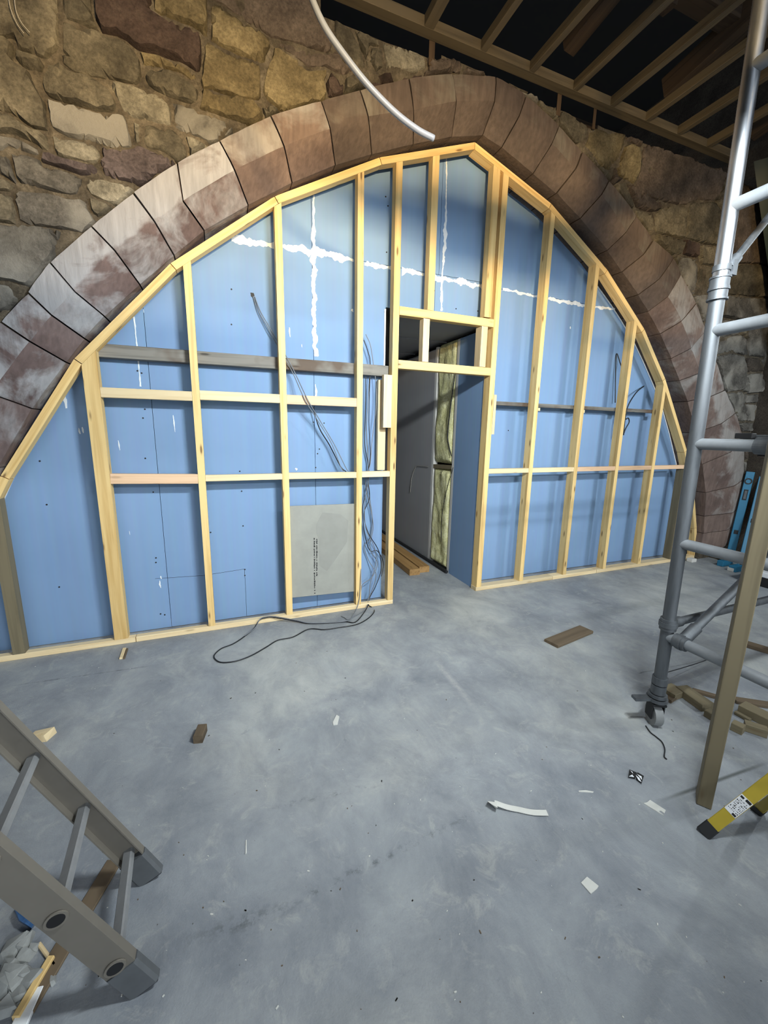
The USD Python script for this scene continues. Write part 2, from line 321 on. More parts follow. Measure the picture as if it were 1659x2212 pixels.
# scuffed dark lines across the slab: distance to a segment, broken up by noise
def floor_line(k, a, b, width, src, col=(88, 92, 96), lo=.46, hi=.6):
    a, b = np.array(a[:2]), np.array(b[:2]); t = (b-a)/np.linalg.norm(b-a); nrm = np.array([-t[1], t[0]]); L = np.linalg.norm(b-a)
    fl[f'la{k}'] = ('vector_math', {'math_type': 'dot_product', 'vector2': (nrm[0], nrm[1], 0)})
    fl[f'lb{k}'] = ('math', {'math_type': 'subtract', 'value2': float(nrm@a)}); fl[f'lc{k}'] = ('math', {'math_type': 'absolute'})
    fl[f'ld{k}'] = ('map_range', {'from_min': width, 'from_max': width*.2, 'to_min': 0.0, 'to_max': 1.0, 'clamp': True})
    fl[f'le{k}'] = ('vector_math', {'math_type': 'dot_product', 'vector2': (t[0], t[1], 0)})
    fl[f'lf{k}'] = ('math', {'math_type': 'subtract', 'value2': float(t@(a+b)/2)}); fl[f'lg{k}'] = ('math', {'math_type': 'absolute'})
    fl[f'lh{k}'] = ('map_range', {'from_min': L/2+.05, 'from_max': L/2-.15, 'to_min': 0.0, 'to_max': 1.0, 'clamp': True})
    fl[f'li{k}'] = ('math', {'math_type': 'multiply'}); fl[f'lj{k}'] = ('noise_texture', {'scale': 24.0, 'detail': 6.0, 'roughness': .75}); fl[f'lk{k}'] = ('rgb_ramp', {'ramp': [(lo, (0, 0, 0)), (hi, (.8, .8, .8))]})
    fl[f'll{k}'] = ('math', {'math_type': 'multiply'}); fl[f'lm{k}'] = ('mix', {'color2': lin(col)})
    fL.extend([('g.position', f'la{k}.vector1'), (f'la{k}.value', f'lb{k}.value1'), (f'lb{k}.value', f'lc{k}.value1'), (f'lc{k}.value', f'ld{k}.value'),
        ('g.position', f'le{k}.vector1'), (f'le{k}.value', f'lf{k}.value1'), (f'lf{k}.value', f'lg{k}.value1'), (f'lg{k}.value', f'lh{k}.value'),
        (f'ld{k}.result', f'li{k}.value1'), (f'lh{k}.result', f'li{k}.value2'), ('g.position', f'lj{k}.vector'), (f'lj{k}.fac', f'lk{k}.fac'),
        (f'li{k}.value', f'll{k}.value1'), (f'lk{k}.color', f'll{k}.value2'), (f'll{k}.value', f'lm{k}.fac'), (src, f'lm{k}.color1')])
    return f'lm{k}.color'
s = 'e2.color'
s = floor_line(0, atZ(395, 2035), atZ(640, 1955), .035, s)
s = floor_line(1, atZ(600, 1965), atZ(1060, 1740), .02, s, lo=.5, hi=.66)
s = floor_line(2, atZ(1430, 1729), atZ(1650, 1650), .012, s, (70, 74, 72), .2, .4)
s = floor_line(3, atZ(20, 1482), atZ(335, 1437), .008, s, lo=.4)
s = floor_line(4, atZ(560, 1750), atZ(840, 1690), .02, s, lo=.5, hi=.66)
s = floor_line(5, atZ(935, 1420), atZ(1030, 1535), .03, s, (168, 168, 168), .3, .6)
fL.append((s, 'p.base_color'))
mat('slab', fl, fL)

def metal(name, c, rough, var=.1, streak=True):
    N = {'tc': ('texture_coordinate', {}), 'm': ('mapping', {'scale': (30.0, 30.0, 3.0)}), 'n': ('noise_texture', {'scale': 1.0, 'detail': 5.0, 'roughness': .65}),
         'r': ('rgb_ramp', {'ramp': [(.3, tuple(np.array(lin(c))*(1-var*2))), (.65, lin(c))]}), 'mr': ('map_range', {'to_min': rough-.08, 'to_max': rough+.15}),
         'p': ('principled_bsdf', {'metallic': 1.0})}
    mat(name, N, [('tc.object', 'm.vector'), ('m.vector', 'n.vector'), ('n.fac', 'r.fac'), ('r.color', 'p.base_color'), ('n.fac', 'mr.value'), ('mr.result', 'p.roughness')])
metal('aluminium', (196, 200, 206), .32)
metal('aluminium_dull', (124, 128, 132), .6, .15)
plain('ladder_metal', (118, 113, 104), .55, metal=.25, noise=.10, scale=9)
plain('rung_metal', (146, 148, 150), .5, metal=.4, noise=.12, scale=20)
plain('rung_paint', (134, 138, 142), .5, metal=.3, noise=.12, scale=14)
plain('rubber', (28, 29, 31), .7, noise=.15)
plain('grey_rubber', (84, 87, 90), .7, noise=.15)
plain('wheel_grey', (132, 134, 134), .6, noise=.1)
plain('cable_grey', (112, 116, 122), .45)
plain('cable_black', (26, 27, 30), .45)
plain('conduit_grey', (92, 96, 104), .28, spec=.6)
plain('cyan_paint', (36, 108, 142), .42, noise=.05)
plain('navy_plastic', (28, 34, 84), .4)
plain('yellow_fibreglass', (168, 148, 48), .45, noise=.05)
plain('label_white', (214, 216, 218), .5)
plain('tarpaulin', (10, 32, 25), .5, noise=.2, scale=3)
plain('cement_sheet', (150, 150, 142), .85, noise=.10, scale=7, bump=.1)
plain('cement_smear', (142, 142, 135), .85, noise=.08, scale=9)
plain('paper', (202, 202, 196), .8, noise=.05)
plain('blue_foil', (60, 96, 140), .3, noise=.4, scale=60)
plain('foil_silver', (224, 228, 232), .3)
stone('wool', [(176, 172, 118), (214, 210, 160), (232, 229, 190)], scale=9, bump=1.0)
plain('string', (150, 146, 138), .8)
plain('white_block', (208, 206, 200), .8)
plain('rubble_grey', (140, 142, 140), .9, noise=.25, scale=18)

# ================================================================== STRUCTURE
YW = -0.22      # front plane of the stone wall and the arch ring
YS = -0.075     # edge between the arch's splay and its soffit
YB = 0.155      # front face of the blue boards left of and above the doorway
YBR = 0.225     # and right of it
XC = 6.02       # corner of the right-hand wall
fl_m = box((-4.5, -8.5, -.12), (XC+.1, 4.2, 0)); tag(obj('floor', fl_m, 'slab'), kind='structure')

# ---- arch joints: (outer, front edge, soffit edge) in the photograph
JL = [((-95, 800), (-22, 850), (68.7, 883)), ((0, 695), (62.7, 737), (142.6, 782.6)), ((60, 632), (110, 680), (182, 731)), ((107, 566), (160, 629), (225.4, 683)),
      ((196.5, 487.5), (246.6, 539), (301.6, 614)), ((287, 415), (333.4, 477), (375.8, 551)), ((383, 350), (395, 432), (441, 498)), ((474.4, 303), (507, 366), (536, 443)),
      ((585, 249), (614, 314), (630.6, 395)), ((694.7, 217), (714, 277), (724, 357)), ((778.7, 193), (796.5, 249), (803, 333)), ((885, 167), (895, 235.5), (892.7, 311)),
      ((980, 157.5), (987.6, 216.5), (976, 295)), ((1073.5, 163.5), (1071, 215.5), (1043.5, 291))]
JR = [((1138.6, 204.7), (1124, 248), (1084, 318)), ((1209.8, 269.8), (1195, 308), (1152, 375)), ((1260, 326.5), (1246, 363), (1202.5, 417)), ((1317, 390), (1301, 419), (1253, 472)),
      ((1377, 466), (1354, 501), (1311.8, 541)), ((1412, 518.6), (1392, 548.4), (1344, 587)), (None, (1425.7, 601.8), (1377.8, 637)), (None, (1444.7, 639.8), (1399.5, 673)),
      (None, (1474.5, 693), (1426.6, 721)), (None, (1495, 752), (1450, 774.5)), (None, (1516, 805), (1469, 822)), (None, (1535, 857), (1485.5, 867)), (None, (1560, 915), (1503, 935)),
      (None, (1579, 977), (1517, 1003)), (None, (1586, 1050), (1524, 1064)), (None, (1582, 1108), (1521, 1115)), (None, (1571, 1146), (1519, 1152)), (None, (1564, 1184), (1513, 1190))]
def xz(p): return np.array([p[0], p[2]])
joints = []
for o, k, sf in JL+JR:
    K = xz(atY(*k, YW)); S = xz(atY(*sf, YS))
    if o is None:
        n = K-S; n /= np.linalg.norm(n); O = K+n*.26
        O[0] = min(O[0], XC-.01)
    else: O = xz(atY(*o, YW))
    joints.append((O, K, S))
# ring below the left edge of the frame, carried on to the slab
(O1, K1, S1), (O0, K0, S0) = joints[1], joints[0]
ext = []
for i in range(1, 5):
    a = .085*i
    def rot(p, c=np.array([3.05, -1.0])):
        d = p-c; ca, sa = math.cos(a), math.sin(a); return c+np.array([ca*d[0]-sa*d[1], sa*d[0]+ca*d[1]])
    ext.append((rot(O0), rot(K0), rot(S0)))
ext = [e for e in ext if e[2][1] > -.2]
joints = ext[::-1]+joints
for e in joints[:1]:
    pass
arch_outer = Polygon([j[0] for j in joints]+[(joints[-1][0][0], -.3), (joints[0][0][0], -.3)]).buffer(0)
soffit_poly = Polygon([j[2] for j in joints]+[(joints[-1][2][0], -.0), (joints[0][2][0], 0)]).buffer(0)

arch = thing('stone_arch', 'pointed arch of dressed red sandstone blocks framing the stud partition', 'arch', (2.0, YW, 0))
def voussoir(a, b, mat_, k):
    n, gap = 6, .0045
    L = np.linalg.norm(b[1]-a[1]); t0, t1 = gap/L, 1-gap/L
    jy = rng.uniform(-.006, .006)
    rows = []
    for t in np.linspace(t0, t1, n+1):
        O, K, S = (a[i]*(1-t)+b[i]*t for i in range(3))
        e = 0.0 if 0 < (t-t0)/(t1-t0) < 1 else .006           # eased arris at the joint
        ru = [(O, .35), (O, YW+e+.004)]
        for q in (.25, .5, .75): ru.append((O+(K-O)*q, YW+e))
        ru.append((K, YW+.004+e))
        for q in (.25, .5, .75): ru.append((K+(S-K)*q, YW+(YS-YW)*q+e*.7))
        ru += [(S, YS), (S, YS+.1), (S, .35)]
        rows.append([(p[0], y+jy*(y < .3), p[1]) for p, y in ru])
    V = np.array(rows); m = V.shape[1]; P = V.reshape(-1, 3)
    nz = (meshkit.fbm(P*9.0, 3, k)-.5)*.016; P = P.copy(); P[:,1] += nz*(P[:,1] < .2)
    F = []
    for i in range(n):
        for j in range(m):
            jj = (j+1)%m; F += [(i*m+j, i*m+jj, (i+1)*m+jj), (i*m+j, (i+1)*m+jj, (i+1)*m+j)]
    c0 = len(P); P = np.vstack([P, P[:m].mean(0), P[n*m:].mean(0)])
    for j in range(m):
        jj = (j+1)%m; F += [(c0, jj, j), (c0+1, n*m+j, n*m+jj)]
    me = trimesh.Trimesh(P, F, process=False); me.fix_normals()
    obj('voussoir', me, mat_, arch, smooth=28)
for i in range(len(joints)-1):
    a, b = joints[i], joints[i+1]
    if max(a[2][1], b[2][1]) < 0: continue
    a, b = [tuple(np.array([p[0], max(p[1], 0.0)]) for p in q) for q in (a, b)]
    if np.linalg.norm(a[1]-b[1]) < .03: continue
    xm = (a[1][0]+b[1][0])/2
    mt = 'sandstone_film' if xm < .2 else 'sandstone_half' if xm < .9 or xm > 4.3 else 'sandstone_bare'
    voussoir(a, b, mt, i)

# ---- the rubble wall
wall = thing('wall_back', loc=(1.0, YW, 0), kind='structure')
hole = arch_outer.buffer(-.06)
# the wall head under the ledger is broken and leaves a dark gap
HEAD = [(.62, 6.2)]+[tuple(xz(atY(*p, YW))) for p in ((690, 22), (760, 55), (822, 80), (880, 96), (935, 118), (1010, 132), (1100, 176), (1160, 205), (1214, 236), (1272, 267), (1330, 282), (1395, 307), (1462, 330), (1563, 367))]+[(XC, 3.98)]
above = Polygon(HEAD+[(XC, 6.2)]).buffer(0)
face = sbox(-4.4, 0, XC, 6.2).difference(hole).difference(above)
slab('masonry_core', face, YW+.085, .34, 'mortar', wall)
ring = arch_outer.difference(soffit_poly.buffer(.03)).intersection(sbox(-4.4, 0, XC, 6))
slab('mortar_bed', ring, YS+.05, .33, 'mortar', wall)
st = .045
gx, gz = np.meshgrid(np.arange(-4.4, XC+st, st), np.arange(0, 5.6+st, st), indexing='ij')
gy = YW+.014+(meshkit.fbm(np.stack([gx*6, gx*0+3, gz*6], -1), 4, 3)-.5)*.045
gy = np.where(contains_xy(arch_outer.buffer(.012), gx, gz), YW+.06, gy)
V = np.stack([np.minimum(gx, XC), gy, gz], -1).reshape(-1, 3); nzc = gx.shape[1]; F = []
ins = contains_xy(hole, gx+st/2, gz+st/2) | contains_xy(above.buffer(.01), gx+st/2, gz+st/2)
for i in range(gx.shape[0]-1):
    for j in range(nzc-1):
        if not ins[i, j]:
            a = i*nzc+j; F += [(a, a+nzc, a+nzc+1), (a, a+nzc+1, a+1)]
obj('mortar', trimesh.Trimesh(V, F, process=True), 'mortar', wall, smooth=True)

T, Y_, R_, B_, P_, G_, W_ = 'stone_tan', 'stone_ochre', 'stone_red', 'stone_brown', 'stone_purple', 'stone_grey', 'stone_pale'
STONES = [
 (T, [(-60,-60),(118,-60),(120,30),(120,95),(95,118),(42,100),(38,75),(-60,70)]), (T, [(125,-50),(188,-50),(195,40),(200,48),(160,38),(128,30)]),
 (R_, [(192,-50),(320,-50),(321,28),(350,45),(400,62),(428,75),(430,100),(428,150),(395,128),(330,102),(300,100),(290,95),(262,70),(220,60),(200,45),(194,15)]),
 (Y_, [(322,-50),(440,-50),(443,10),(445,75),(410,60),(380,48),(345,40),(322,28)]),
 (Y_, [(452,14),(475,20),(510,42),(560,70),(578,82),(580,100),(572,108),(570,130),(520,110),(480,98),(456,82),(450,60)]),
 (B_, [(462,10),(463,-50),(680,-50),(700,60),(715,100),(707,107),(670,98),(620,78),(580,72),(540,52),(500,35)]),
 (T, [(728,48),(761,71),(781,114),(784,144),(769,147),(743,127),(728,89)]), (B_, [(600,90),(670,100),(705,112),(735,110),(760,150),(735,160),(705,140),(665,140),(640,118)]),
 (T, [(805,103),(822,108),(825,140),(815,148),(803,128)]), (W_, [(830,95),(870,105),(915,118),(918,140),(900,146),(860,142),(832,142)]),
 (R_, [(803,152),(860,146),(912,148),(910,160),(885,164),(840,172),(805,178)]), (T, [(750,158),(790,150),(798,180),(770,190),(750,190)]), (R_, [(722,150),(745,155),(747,192),(715,200),(710,180)]),
 (T, [(45,105),(80,118),(92,140),(88,150),(60,145),(40,130)]), (T, [(-60,75),(35,85),(40,125),(60,150),(65,175),(80,205),(90,220),(98,275),(70,270),(30,240),(-60,215)]),
 (T, [(130,40),(165,48),(205,62),(235,75),(262,78),(285,110),(297,128),(300,160),(293,175),(265,168),(220,160),(160,148),(140,135),(130,110),(128,75)]),
 (T, [(100,150),(130,143),(165,160),(200,175),(235,200),(248,225),(245,236),(205,232),(150,215),(110,205),(98,190)]),
 (G_, [(98,215),(150,220),(200,237),(245,243),(268,255),(275,285),(278,310),(240,312),(200,300),(140,285),(110,270),(103,250)]),
 (W_, [(245,178),(272,178),(310,195),(350,212),(363,230),(365,262),(340,260),(300,250),(262,238),(248,222)]),
 (T, [(320,155),(350,155),(380,163),(405,180),(427,200),(423,215),(412,220),(390,212),(360,200),(330,185),(318,172)]),
 (Y_, [(305,103),(337,108),(365,118),(398,135),(424,155),(424,165),(408,172),(385,160),(345,150),(320,150),(310,125)]),
 (Y_, [(435,92),(470,98),(520,112),(560,125),(560,160),(558,205),(530,208),(500,198),(470,192),(440,185),(437,160),(433,120)]),
 (Y_, [(598,100),(640,98),(675,120),(695,145),(715,155),(705,185),(700,205),(660,225),(615,232),(585,215),(570,195),(575,165),(590,125)]),
 (Y_, [(432,200),(470,195),(510,210),(545,225),(563,245),(560,256),(530,262),(500,252),(460,238),(433,232)]),
 (G_, [(372,222),(395,225),(440,235),(490,250),(500,262),(498,282),(470,305),(440,295),(400,280),(378,268)]),
 (Y_, [(420,160),(432,158),(440,172),(438,190),(430,192),(423,178)]), (T, [(563,235),(580,230),(610,236),(600,243),(568,252)]),
 (W_, [(117,295),(140,298),(180,310),(205,318),(212,335),(205,345),(175,340),(140,332),(120,325)]),
 (P_, [(212,312),(260,312),(310,322),(350,335),(372,350),(345,372),(312,392),(270,385),(232,378),(222,350)]),
 (T, [(315,265),(345,265),(380,280),(392,300),(400,325),(385,340),(355,335),(318,330),(312,300)]), (W_, [(292,268),(312,270),(308,312),(298,312)]), (W_, [(402,298),(440,300),(445,310),(420,325),(408,328)]),
 (P_, [(95,335),(130,335),(170,352),(205,362),(205,372),(180,370),(130,355),(95,345)]), (G_, [(25,328),(70,340),(120,360),(170,382),(172,400),(160,418),(130,412),(90,400),(45,390),(35,360)]),
 (G_, [(-60,290),(30,298),(70,315),(85,330),(60,335),(20,322),(-60,315)]), (T, [(-60,230),(30,250),(70,275),(95,290),(108,325),(90,325),(60,300),(10,285),(-60,280)]),
 (W_, [(176,383),(200,378),(240,395),(283,405),(285,415),(275,425),(258,437),(230,428),(205,420),(185,400)]), (T, [(198,430),(225,428),(252,440),(230,460),(214,470),(200,450)]),
 (G_, [(37,415),(80,418),(130,422),(170,430),(190,440),(205,462),(210,472),(195,485),(180,498),(150,490),(100,482),(60,478),(42,470),(45,455),(38,435)]),
 (T, [(-60,420),(30,425),(38,445),(42,462),(40,475),(15,475),(-60,465)]), (T, [(-60,380),(5,388),(25,402),(32,412),(20,418),(-60,415)]), (G_, [(-60,330),(0,330),(20,345),(30,370),(35,395),(20,395),(-5,380),(-60,370)]),
 (G_, [(-60,480),(60,485),(90,482),(124,487),(122,510),(110,540),(98,570),(80,590),(55,612),(20,600),(-60,598)]), (W_, [(136,492),(165,495),(168,510),(145,510)]), (G_, [(125,512),(160,515),(155,525),(135,540),(125,530)]),
 (G_, [(-60,610),(5,608),(20,625),(27,640),(22,655),(-5,668),(-60,668)]), (G_, [(-60,672),(5,670),(0,675),(-20,690),(-60,690)]), (G_, [(15,612),(50,615),(45,625),(30,640),(20,618)]),
 (T, [(1214,240),(1245,245),(1273,268),(1270,290),(1262,305),(1245,303),(1225,285),(1210,270)]), (Y_, [(1276,262),(1310,275),(1350,295),(1345,320),(1335,345),(1322,352),(1320,365),(1300,350),(1270,315),(1262,308),(1272,295)]),
 (Y_, [(1345,318),(1365,315),(1382,325),(1383,345),(1378,375),(1370,395),(1355,385),(1335,375),(1333,350)]), (B_, [(1395,310),(1440,320),(1490,335),(1565,370),(1560,400),(1545,430),(1500,430),(1480,440),(1430,430),(1385,415),(1375,400),(1385,370),(1390,330)]),
 (B_, [(1360,402),(1380,405),(1425,420),(1425,450),(1410,455),(1378,445),(1372,425)]), (T, [(1335,400),(1355,395),(1378,412),(1375,440),(1365,448),(1345,425)]), (T, [(1377,455),(1405,455),(1410,475),(1408,495),(1395,498),(1375,475)]),
 (T, [(1412,455),(1460,445),(1482,455),(1480,490),(1477,512),(1445,505),(1418,498),(1410,475)]), (T, [(1490,435),(1545,435),(1560,470),(1555,525),(1530,525),(1482,510),(1484,470)]), (T, [(1420,508),(1450,508),(1476,518),(1472,545),(1455,550),(1432,545),(1420,525)]),
 (R_, [(1478,520),(1510,528),(1508,552),(1475,548)]), (T, [(1513,528),(1550,532),(1548,570),(1515,568)]), (G_, [(1473,552),(1505,552),(1508,580),(1503,632),(1475,630),(1466,610)]), (T, [(1508,575),(1545,575),(1540,628),(1510,630)]),
 (T, [(1432,550),(1465,548),(1468,575),(1450,582),(1435,570)]), (G_, [(1478,637),(1535,637),(1530,692),(1500,690),(1490,665)]), (T, [(1572,575),(1640,575),(1690,590),(1690,640),(1600,637),(1568,632)]), (B_, [(1568,440),(1700,430),(1700,570),(1566,570)]),
 (B_, [(1575,375),(1640,400),(1700,425),(1572,432)]), (G_, [(1568,640),(1650,645),(1690,700),(1610,690),(1562,680)]), (G_, [(1548,772),(1580,765),(1608,772),(1612,800),(1605,840),(1575,845),(1555,840),(1545,810)]),
 (G_, [(1552,738),(1600,725),(1612,735),(1615,765),(1580,762),(1550,765)]), ('dark_rubble', [(1612,775),(1640,775),(1650,800),(1615,803)]), (G_, [(1615,808),(1640,805),(1648,845),(1618,848)]), (G_, [(1558,848),(1605,848),(1612,880),(1610,908),(1565,908),(1560,880)]),
 (G_, [(1613,852),(1642,850),(1640,868),(1614,868)]), (G_, [(1613,872),(1640,870),(1632,908),(1612,908)]), (G_, [(1558,912),(1632,910),(1628,930),(1560,930)]), ('dark_rubble', [(1582,975),(1605,975),(1603,995),(1583,995)]),
 ('dark_rubble', [(1590,1000),(1608,998),(1604,1022),(1591,1022)]), ('dark_rubble', [(1592,1026),(1606,1024),(1600,1060),(1590,1060)]), (G_, [(1505,700),(1530,700),(1527,745),(1512,735)]), (G_, [(1550,695),(1600,692),(1598,720),(1552,735)]),
 (G_, [(1535,940),(1556,935),(1578,960),(1560,968),(1545,965)]), (G_, [(1618,700),(1655,705),(1650,770),(1620,768)])]
taken = arch_outer.buffer(.004).union(above)
def stone_mesh(poly, k):
    step = .032
    ring = poly.exterior; n = max(10, int(ring.length/step))
    bp = np.array([ring.interpolate(i/n, True).coords[0] for i in range(n)])
    bp = bp+(meshkit.noise(np.c_[bp*14, bp[:,0]*0+k], k)[:,None]-.5)*.016*np.array([1, -1])
    x0, z0, x1, z1 = poly.bounds
    gx, gz = np.meshgrid(np.arange(x0, x1, step), np.arange(z0, z1, step)); g = np.c_[gx.ravel(), gz.ravel()]
    g = g+rng.uniform(-.01, .01, g.shape); inn = poly.buffer(-.02)
    g = g[contains_xy(inn, g[:,0], g[:,1])] if not inn.is_empty else g[:0]
    rim = poly.buffer(-.009)
    rp = np.zeros((0, 2))
    if rim.geom_type == 'Polygon' and not rim.is_empty:
        rp = np.array([rim.exterior.interpolate(i/n, True).coords[0] for i in range(n)])+rng.uniform(-.004, .004, (n, 2))
    pj = Polygon(bp).buffer(0)
    if pj.geom_type == 'Polygon' and not pj.is_empty: poly = pj.buffer(1e-5); ring = poly.exterior
    P = np.vstack([bp, rp, g]); tri = Delaunay(P).simplices; c = P[tri].mean(1); tri = tri[contains_xy(poly, c[:,0], c[:,1])]
    d = np.array([ring.distance(Point(p)) for p in P]); d[:len(bp)] = 0
    proud = rng.uniform(.0, .034); tilt = rng.uniform(-.05, .05, 2); ctr = P.mean(0); ew = rng.uniform(.006, .014)
    cl = np.clip(d/ew, 0, 1)
    y = YW+.03-(.026+proud)*cl**.6-(P-ctr)@tilt*cl
    q = np.stack([P[:,0]*7, np.full(len(P), k*3.1), P[:,1]*7], -1)
    y += ((meshkit.fbm(q, 4, k)-.5)*.05+(meshkit.fbm(q*3.1, 2, k+3)-.5)*.018)*np.clip(d/ew, .2, 1)
    V = np.c_[P[:,0], y, P[:,1]]; nb = len(bp); V = np.vstack([V, np.c_[bp[:,0], np.full(nb, YW+.12), bp[:,1]]]); F = [tuple(t) for t in tri]
    a = V[tri[:,1]]-V[tri[:,0]]; b = V[tri[:,2]]-V[tri[:,0]]; ny = np.cross(a, b)[:,1]
    F = [(t[0], t[2], t[1]) if s > 0 else tuple(t) for t, s in zip(tri, ny)]
    o = len(P); ccw = Polygon(bp).exterior.is_ccw
    for i in range(nb):
        j = (i+1)%nb
        qd = [(i, j, o+j), (i, o+j, o+i)]
        F += [(p[0], p[2], p[1]) for p in qd] if ccw else qd
    return trimesh.Trimesh(V, F, process=False)
def put_stone(poly, mt, k):
    global taken
    if poly.is_empty: return
    if poly.geom_type != 'Polygon': poly = max(poly.geoms, key=lambda g: g.area)
    poly = poly.buffer(-.0045, join_style=2)
    if poly.is_empty: return
    if poly.geom_type != 'Polygon': poly = max(poly.geoms, key=lambda g: g.area)
    if poly.area < .003: return
    obj('stone', stone_mesh(poly, k), mt, wall, smooth=35)
    taken = taken.union(poly.buffer(.006))
for k, (mt, px) in enumerate(STONES):
    pg = Polygon([xz(atY(*p, YW)) for p in px]).buffer(0).buffer(.018, join_style=2, mitre_limit=1.5)
    put_stone(pg.intersection(sbox(-4.4, 0, XC-.01, 5.55)).difference(taken), mt, k)
# courses beyond the frame, so the wall goes on to either side
k = 200
for z in np.arange(0, 5.5, .26):
    x = -4.4+rng.uniform(0, .3)
    while x < XC-.1:
        w, hh = rng.uniform(.26, .55), .25
        c = (x+w/2, z+hh/2); x += w+.012
        j = rng.uniform(-.022, .022, (4, 2))
        pg = Polygon(np.array([(c[0]-w/2, c[1]-hh/2), (c[0]+w/2, c[1]-hh/2), (c[0]+w/2, c[1]+hh/2), (c[0]-w/2, c[1]+hh/2)])+j).intersection(sbox(-4.4, 0.01, XC-.01, 5.5)).difference(taken).buffer(-.015).buffer(.015, join_style=2)
        put_stone(pg, [T, B_, B_, G_, T][k%5] if c[1] > 2.6 else [T, G_, B_, G_, G_][k%5], k); k += 1

wr = tag(obj('wall_right', box((XC, -8.5, 0), (XC+.3, 4.2, 6.2)), 'dark_rubble'), kind='structure')
wl = tag(obj('wall_left', box((-4.8, -8.5, 0), (-4.4, .3, 6.2)), 'stone_grey'), kind='structure')

# ---- ceiling: wall ledger, joists, and the old roof timbers in the dark above
ceil = thing('ceiling', loc=(3, -1.5, 4.18), kind='structure')
ZJ = 4.18
beam('ledger', (.55, YW-.047, ZJ+.032), (4.80, YW-.047, ZJ+.032), .064, .074, 'joist_wood', ceil, up=(0, 1, 0), label='long pale timber fixed along the stone wall')
for px in ((925, 64), (1045, 110), (1147, 158), (1239, 199), (1320, 232), (1398, 262), (1462, 294), (1530, 318)):
    x = atZ(*px, ZJ)[0]
    w = .07 if px[0] < 930 else .047
    beam('joist', (x, YW-.086, ZJ+.032), (x, -4.6, ZJ+.032), w, .064, 'joist_wood', ceil, up=(0, 0, 1))
obj('roof_deck', box((-4.8, -8.5, 6.2), (XC+.3, 4.2, 6.3)), 'roof_felt', ceil)
obj('void_end', box((.62, 4.1, 2.6), (XC+.3, 4.2, 6.2)), 'roof_felt', ceil)
obj('void_side', box((.55, .34, 4.0), (.62, 4.1, 6.2)), 'roof_felt', ceil)
beam('wall_plate', (.65, .16, 4.30), (XC, .16, 4.30), .10, .12, 'old_wood', ceil)
for px, dx in (((934, 135), .045), ((1209, 238), .04), ((1287, 254), .03)):
    q = atY(*px, YW-.02); beam('hanger', (q[0], YW-.006, max(q[2]-.1, 4.04)), (q[0], YW-.006, ZJ+.05), dx, .008, 'old_wood', ceil)
for y, z in ((-.75, 4.62), (-1.7, 4.95), (-2.9, 5.2)):
    beam('purlin', (.2, y, z), (XC, y, z+.05), .16, .14, 'old_wood', ceil)
for x in (1.4, 2.6, 3.7, 4.9):
    beam('rafter', (x, -.3, 4.45), (x+.5, -4.4, 5.55), .11, .16, 'old_wood', ceil, up=(0, 0, 1))
    beam('strut', (x+.3, -1.0, 4.5), (x-.5, -1.6, 5.5), .09, .12, 'old_wood', ceil)
beam('strut', (2.95, -.8, 4.4), (2.95, -.9, 5.5), .12, .1, 'old_wood', ceil)
beam('strut', (2.0, -.9, 4.45), (2.9, -.8, 5.3), .08, .1, 'old_wood', ceil)

# ---- passage behind the doorway
XP = 2.326
wp = thing('wall_passage', loc=(XP, 1.2, 0), kind='structure')
slabx = lambda y0, y1, z0, z1, x0=XP, x1=XP+.02: box((x0, y0, z0), (x1, y1, z1))
obj('board', slabx(.10, .56, .0, 2.5), 'blue_board', wp, label='narrow blue plasterboard lining beside the doorway')
obj('board_edge', slabx(.0915, .0995, .0, 2.46, XP-.007, XP+.02), 'white_plaster', wp, label='white paper edge of the board')
obj('board', slabx(1.07, 3.4, .0, 2.48), 'grey_board', wp, label='grey plasterboard lining further in')
beam('stud', (XP+.03, .585, 0), (XP+.03, .585, 2.5), .06, .045, 'board_edge', wp)
beam('stud', (XP+.03, 1.045, 0), (XP+.03, 1.045, 2.5), .06, .045, 'board_edge', wp)
beam('noggin', (XP+.03, .61, 1.19), (XP+.03, 1.02, 1.17), .045, .06, 'dull_pine', wp, up=(1, 0, 0))
for z0, z1 in ((.02, 1.16), (1.22, 2.52)):
    yy, zz = np.meshgrid(np.linspace(.61, 1.022, 22), np.linspace(z0, z1, 46), indexing='ij')
    e = np.minimum(np.minimum(yy-.61, 1.022-yy), np.minimum(zz-z0, z1-zz)); e = np.clip(e/.05, 0, 1)**.6
    xx = XP+.045-e*(.025+.055*meshkit.fbm(np.stack([yy*9, zz*5, zz*0], -1), 4, 9))
    Vw = np.stack([xx, yy, zz], -1).reshape(-1, 3); nb = len(Vw); Vb = Vw.copy(); Vb[:,0] = XP+.09; Fw = []
    for i in range(21):
        for j in range(45):
            a = i*46+j; Fw += [(a, a+1, a+47), (a, a+47, a+46), (nb+a, nb+a+47, nb+a+1), (nb+a, nb+a+46, nb+a+47)]
    obj('insulation', trimesh.Trimesh(np.vstack([Vw, Vb]), Fw, process=False), 'wool', wp, smooth=True, label='yellow green mineral wool between the studs')
obj('bottom_pipe', tube([(XP-.03, .55, .02), (XP-.025, 1.5, .02), (XP-.025, 3.3, .02)], .018), 'rubber', wp, label='dark pipe along the foot of the wall')
tag(obj('wall_passage_left', box((1.26, .19, 0), (1.30, 3.4, 2.5)), 'grey_board'), kind='structure')
tag(obj('wall_passage_end', box((1.26, 3.4, 0), (XP+.1, 3.5, 2.6)), 'grey_board'), kind='structure')
tag(obj('wall_passage_outer', box((XP+.1, .2, 0), (XP+.16, 3.5, 2.6)), 'dark_gap'), kind='structure')
cp = thing('ceiling_passage', loc=(1.8, 1.5, 2.5), kind='structure')
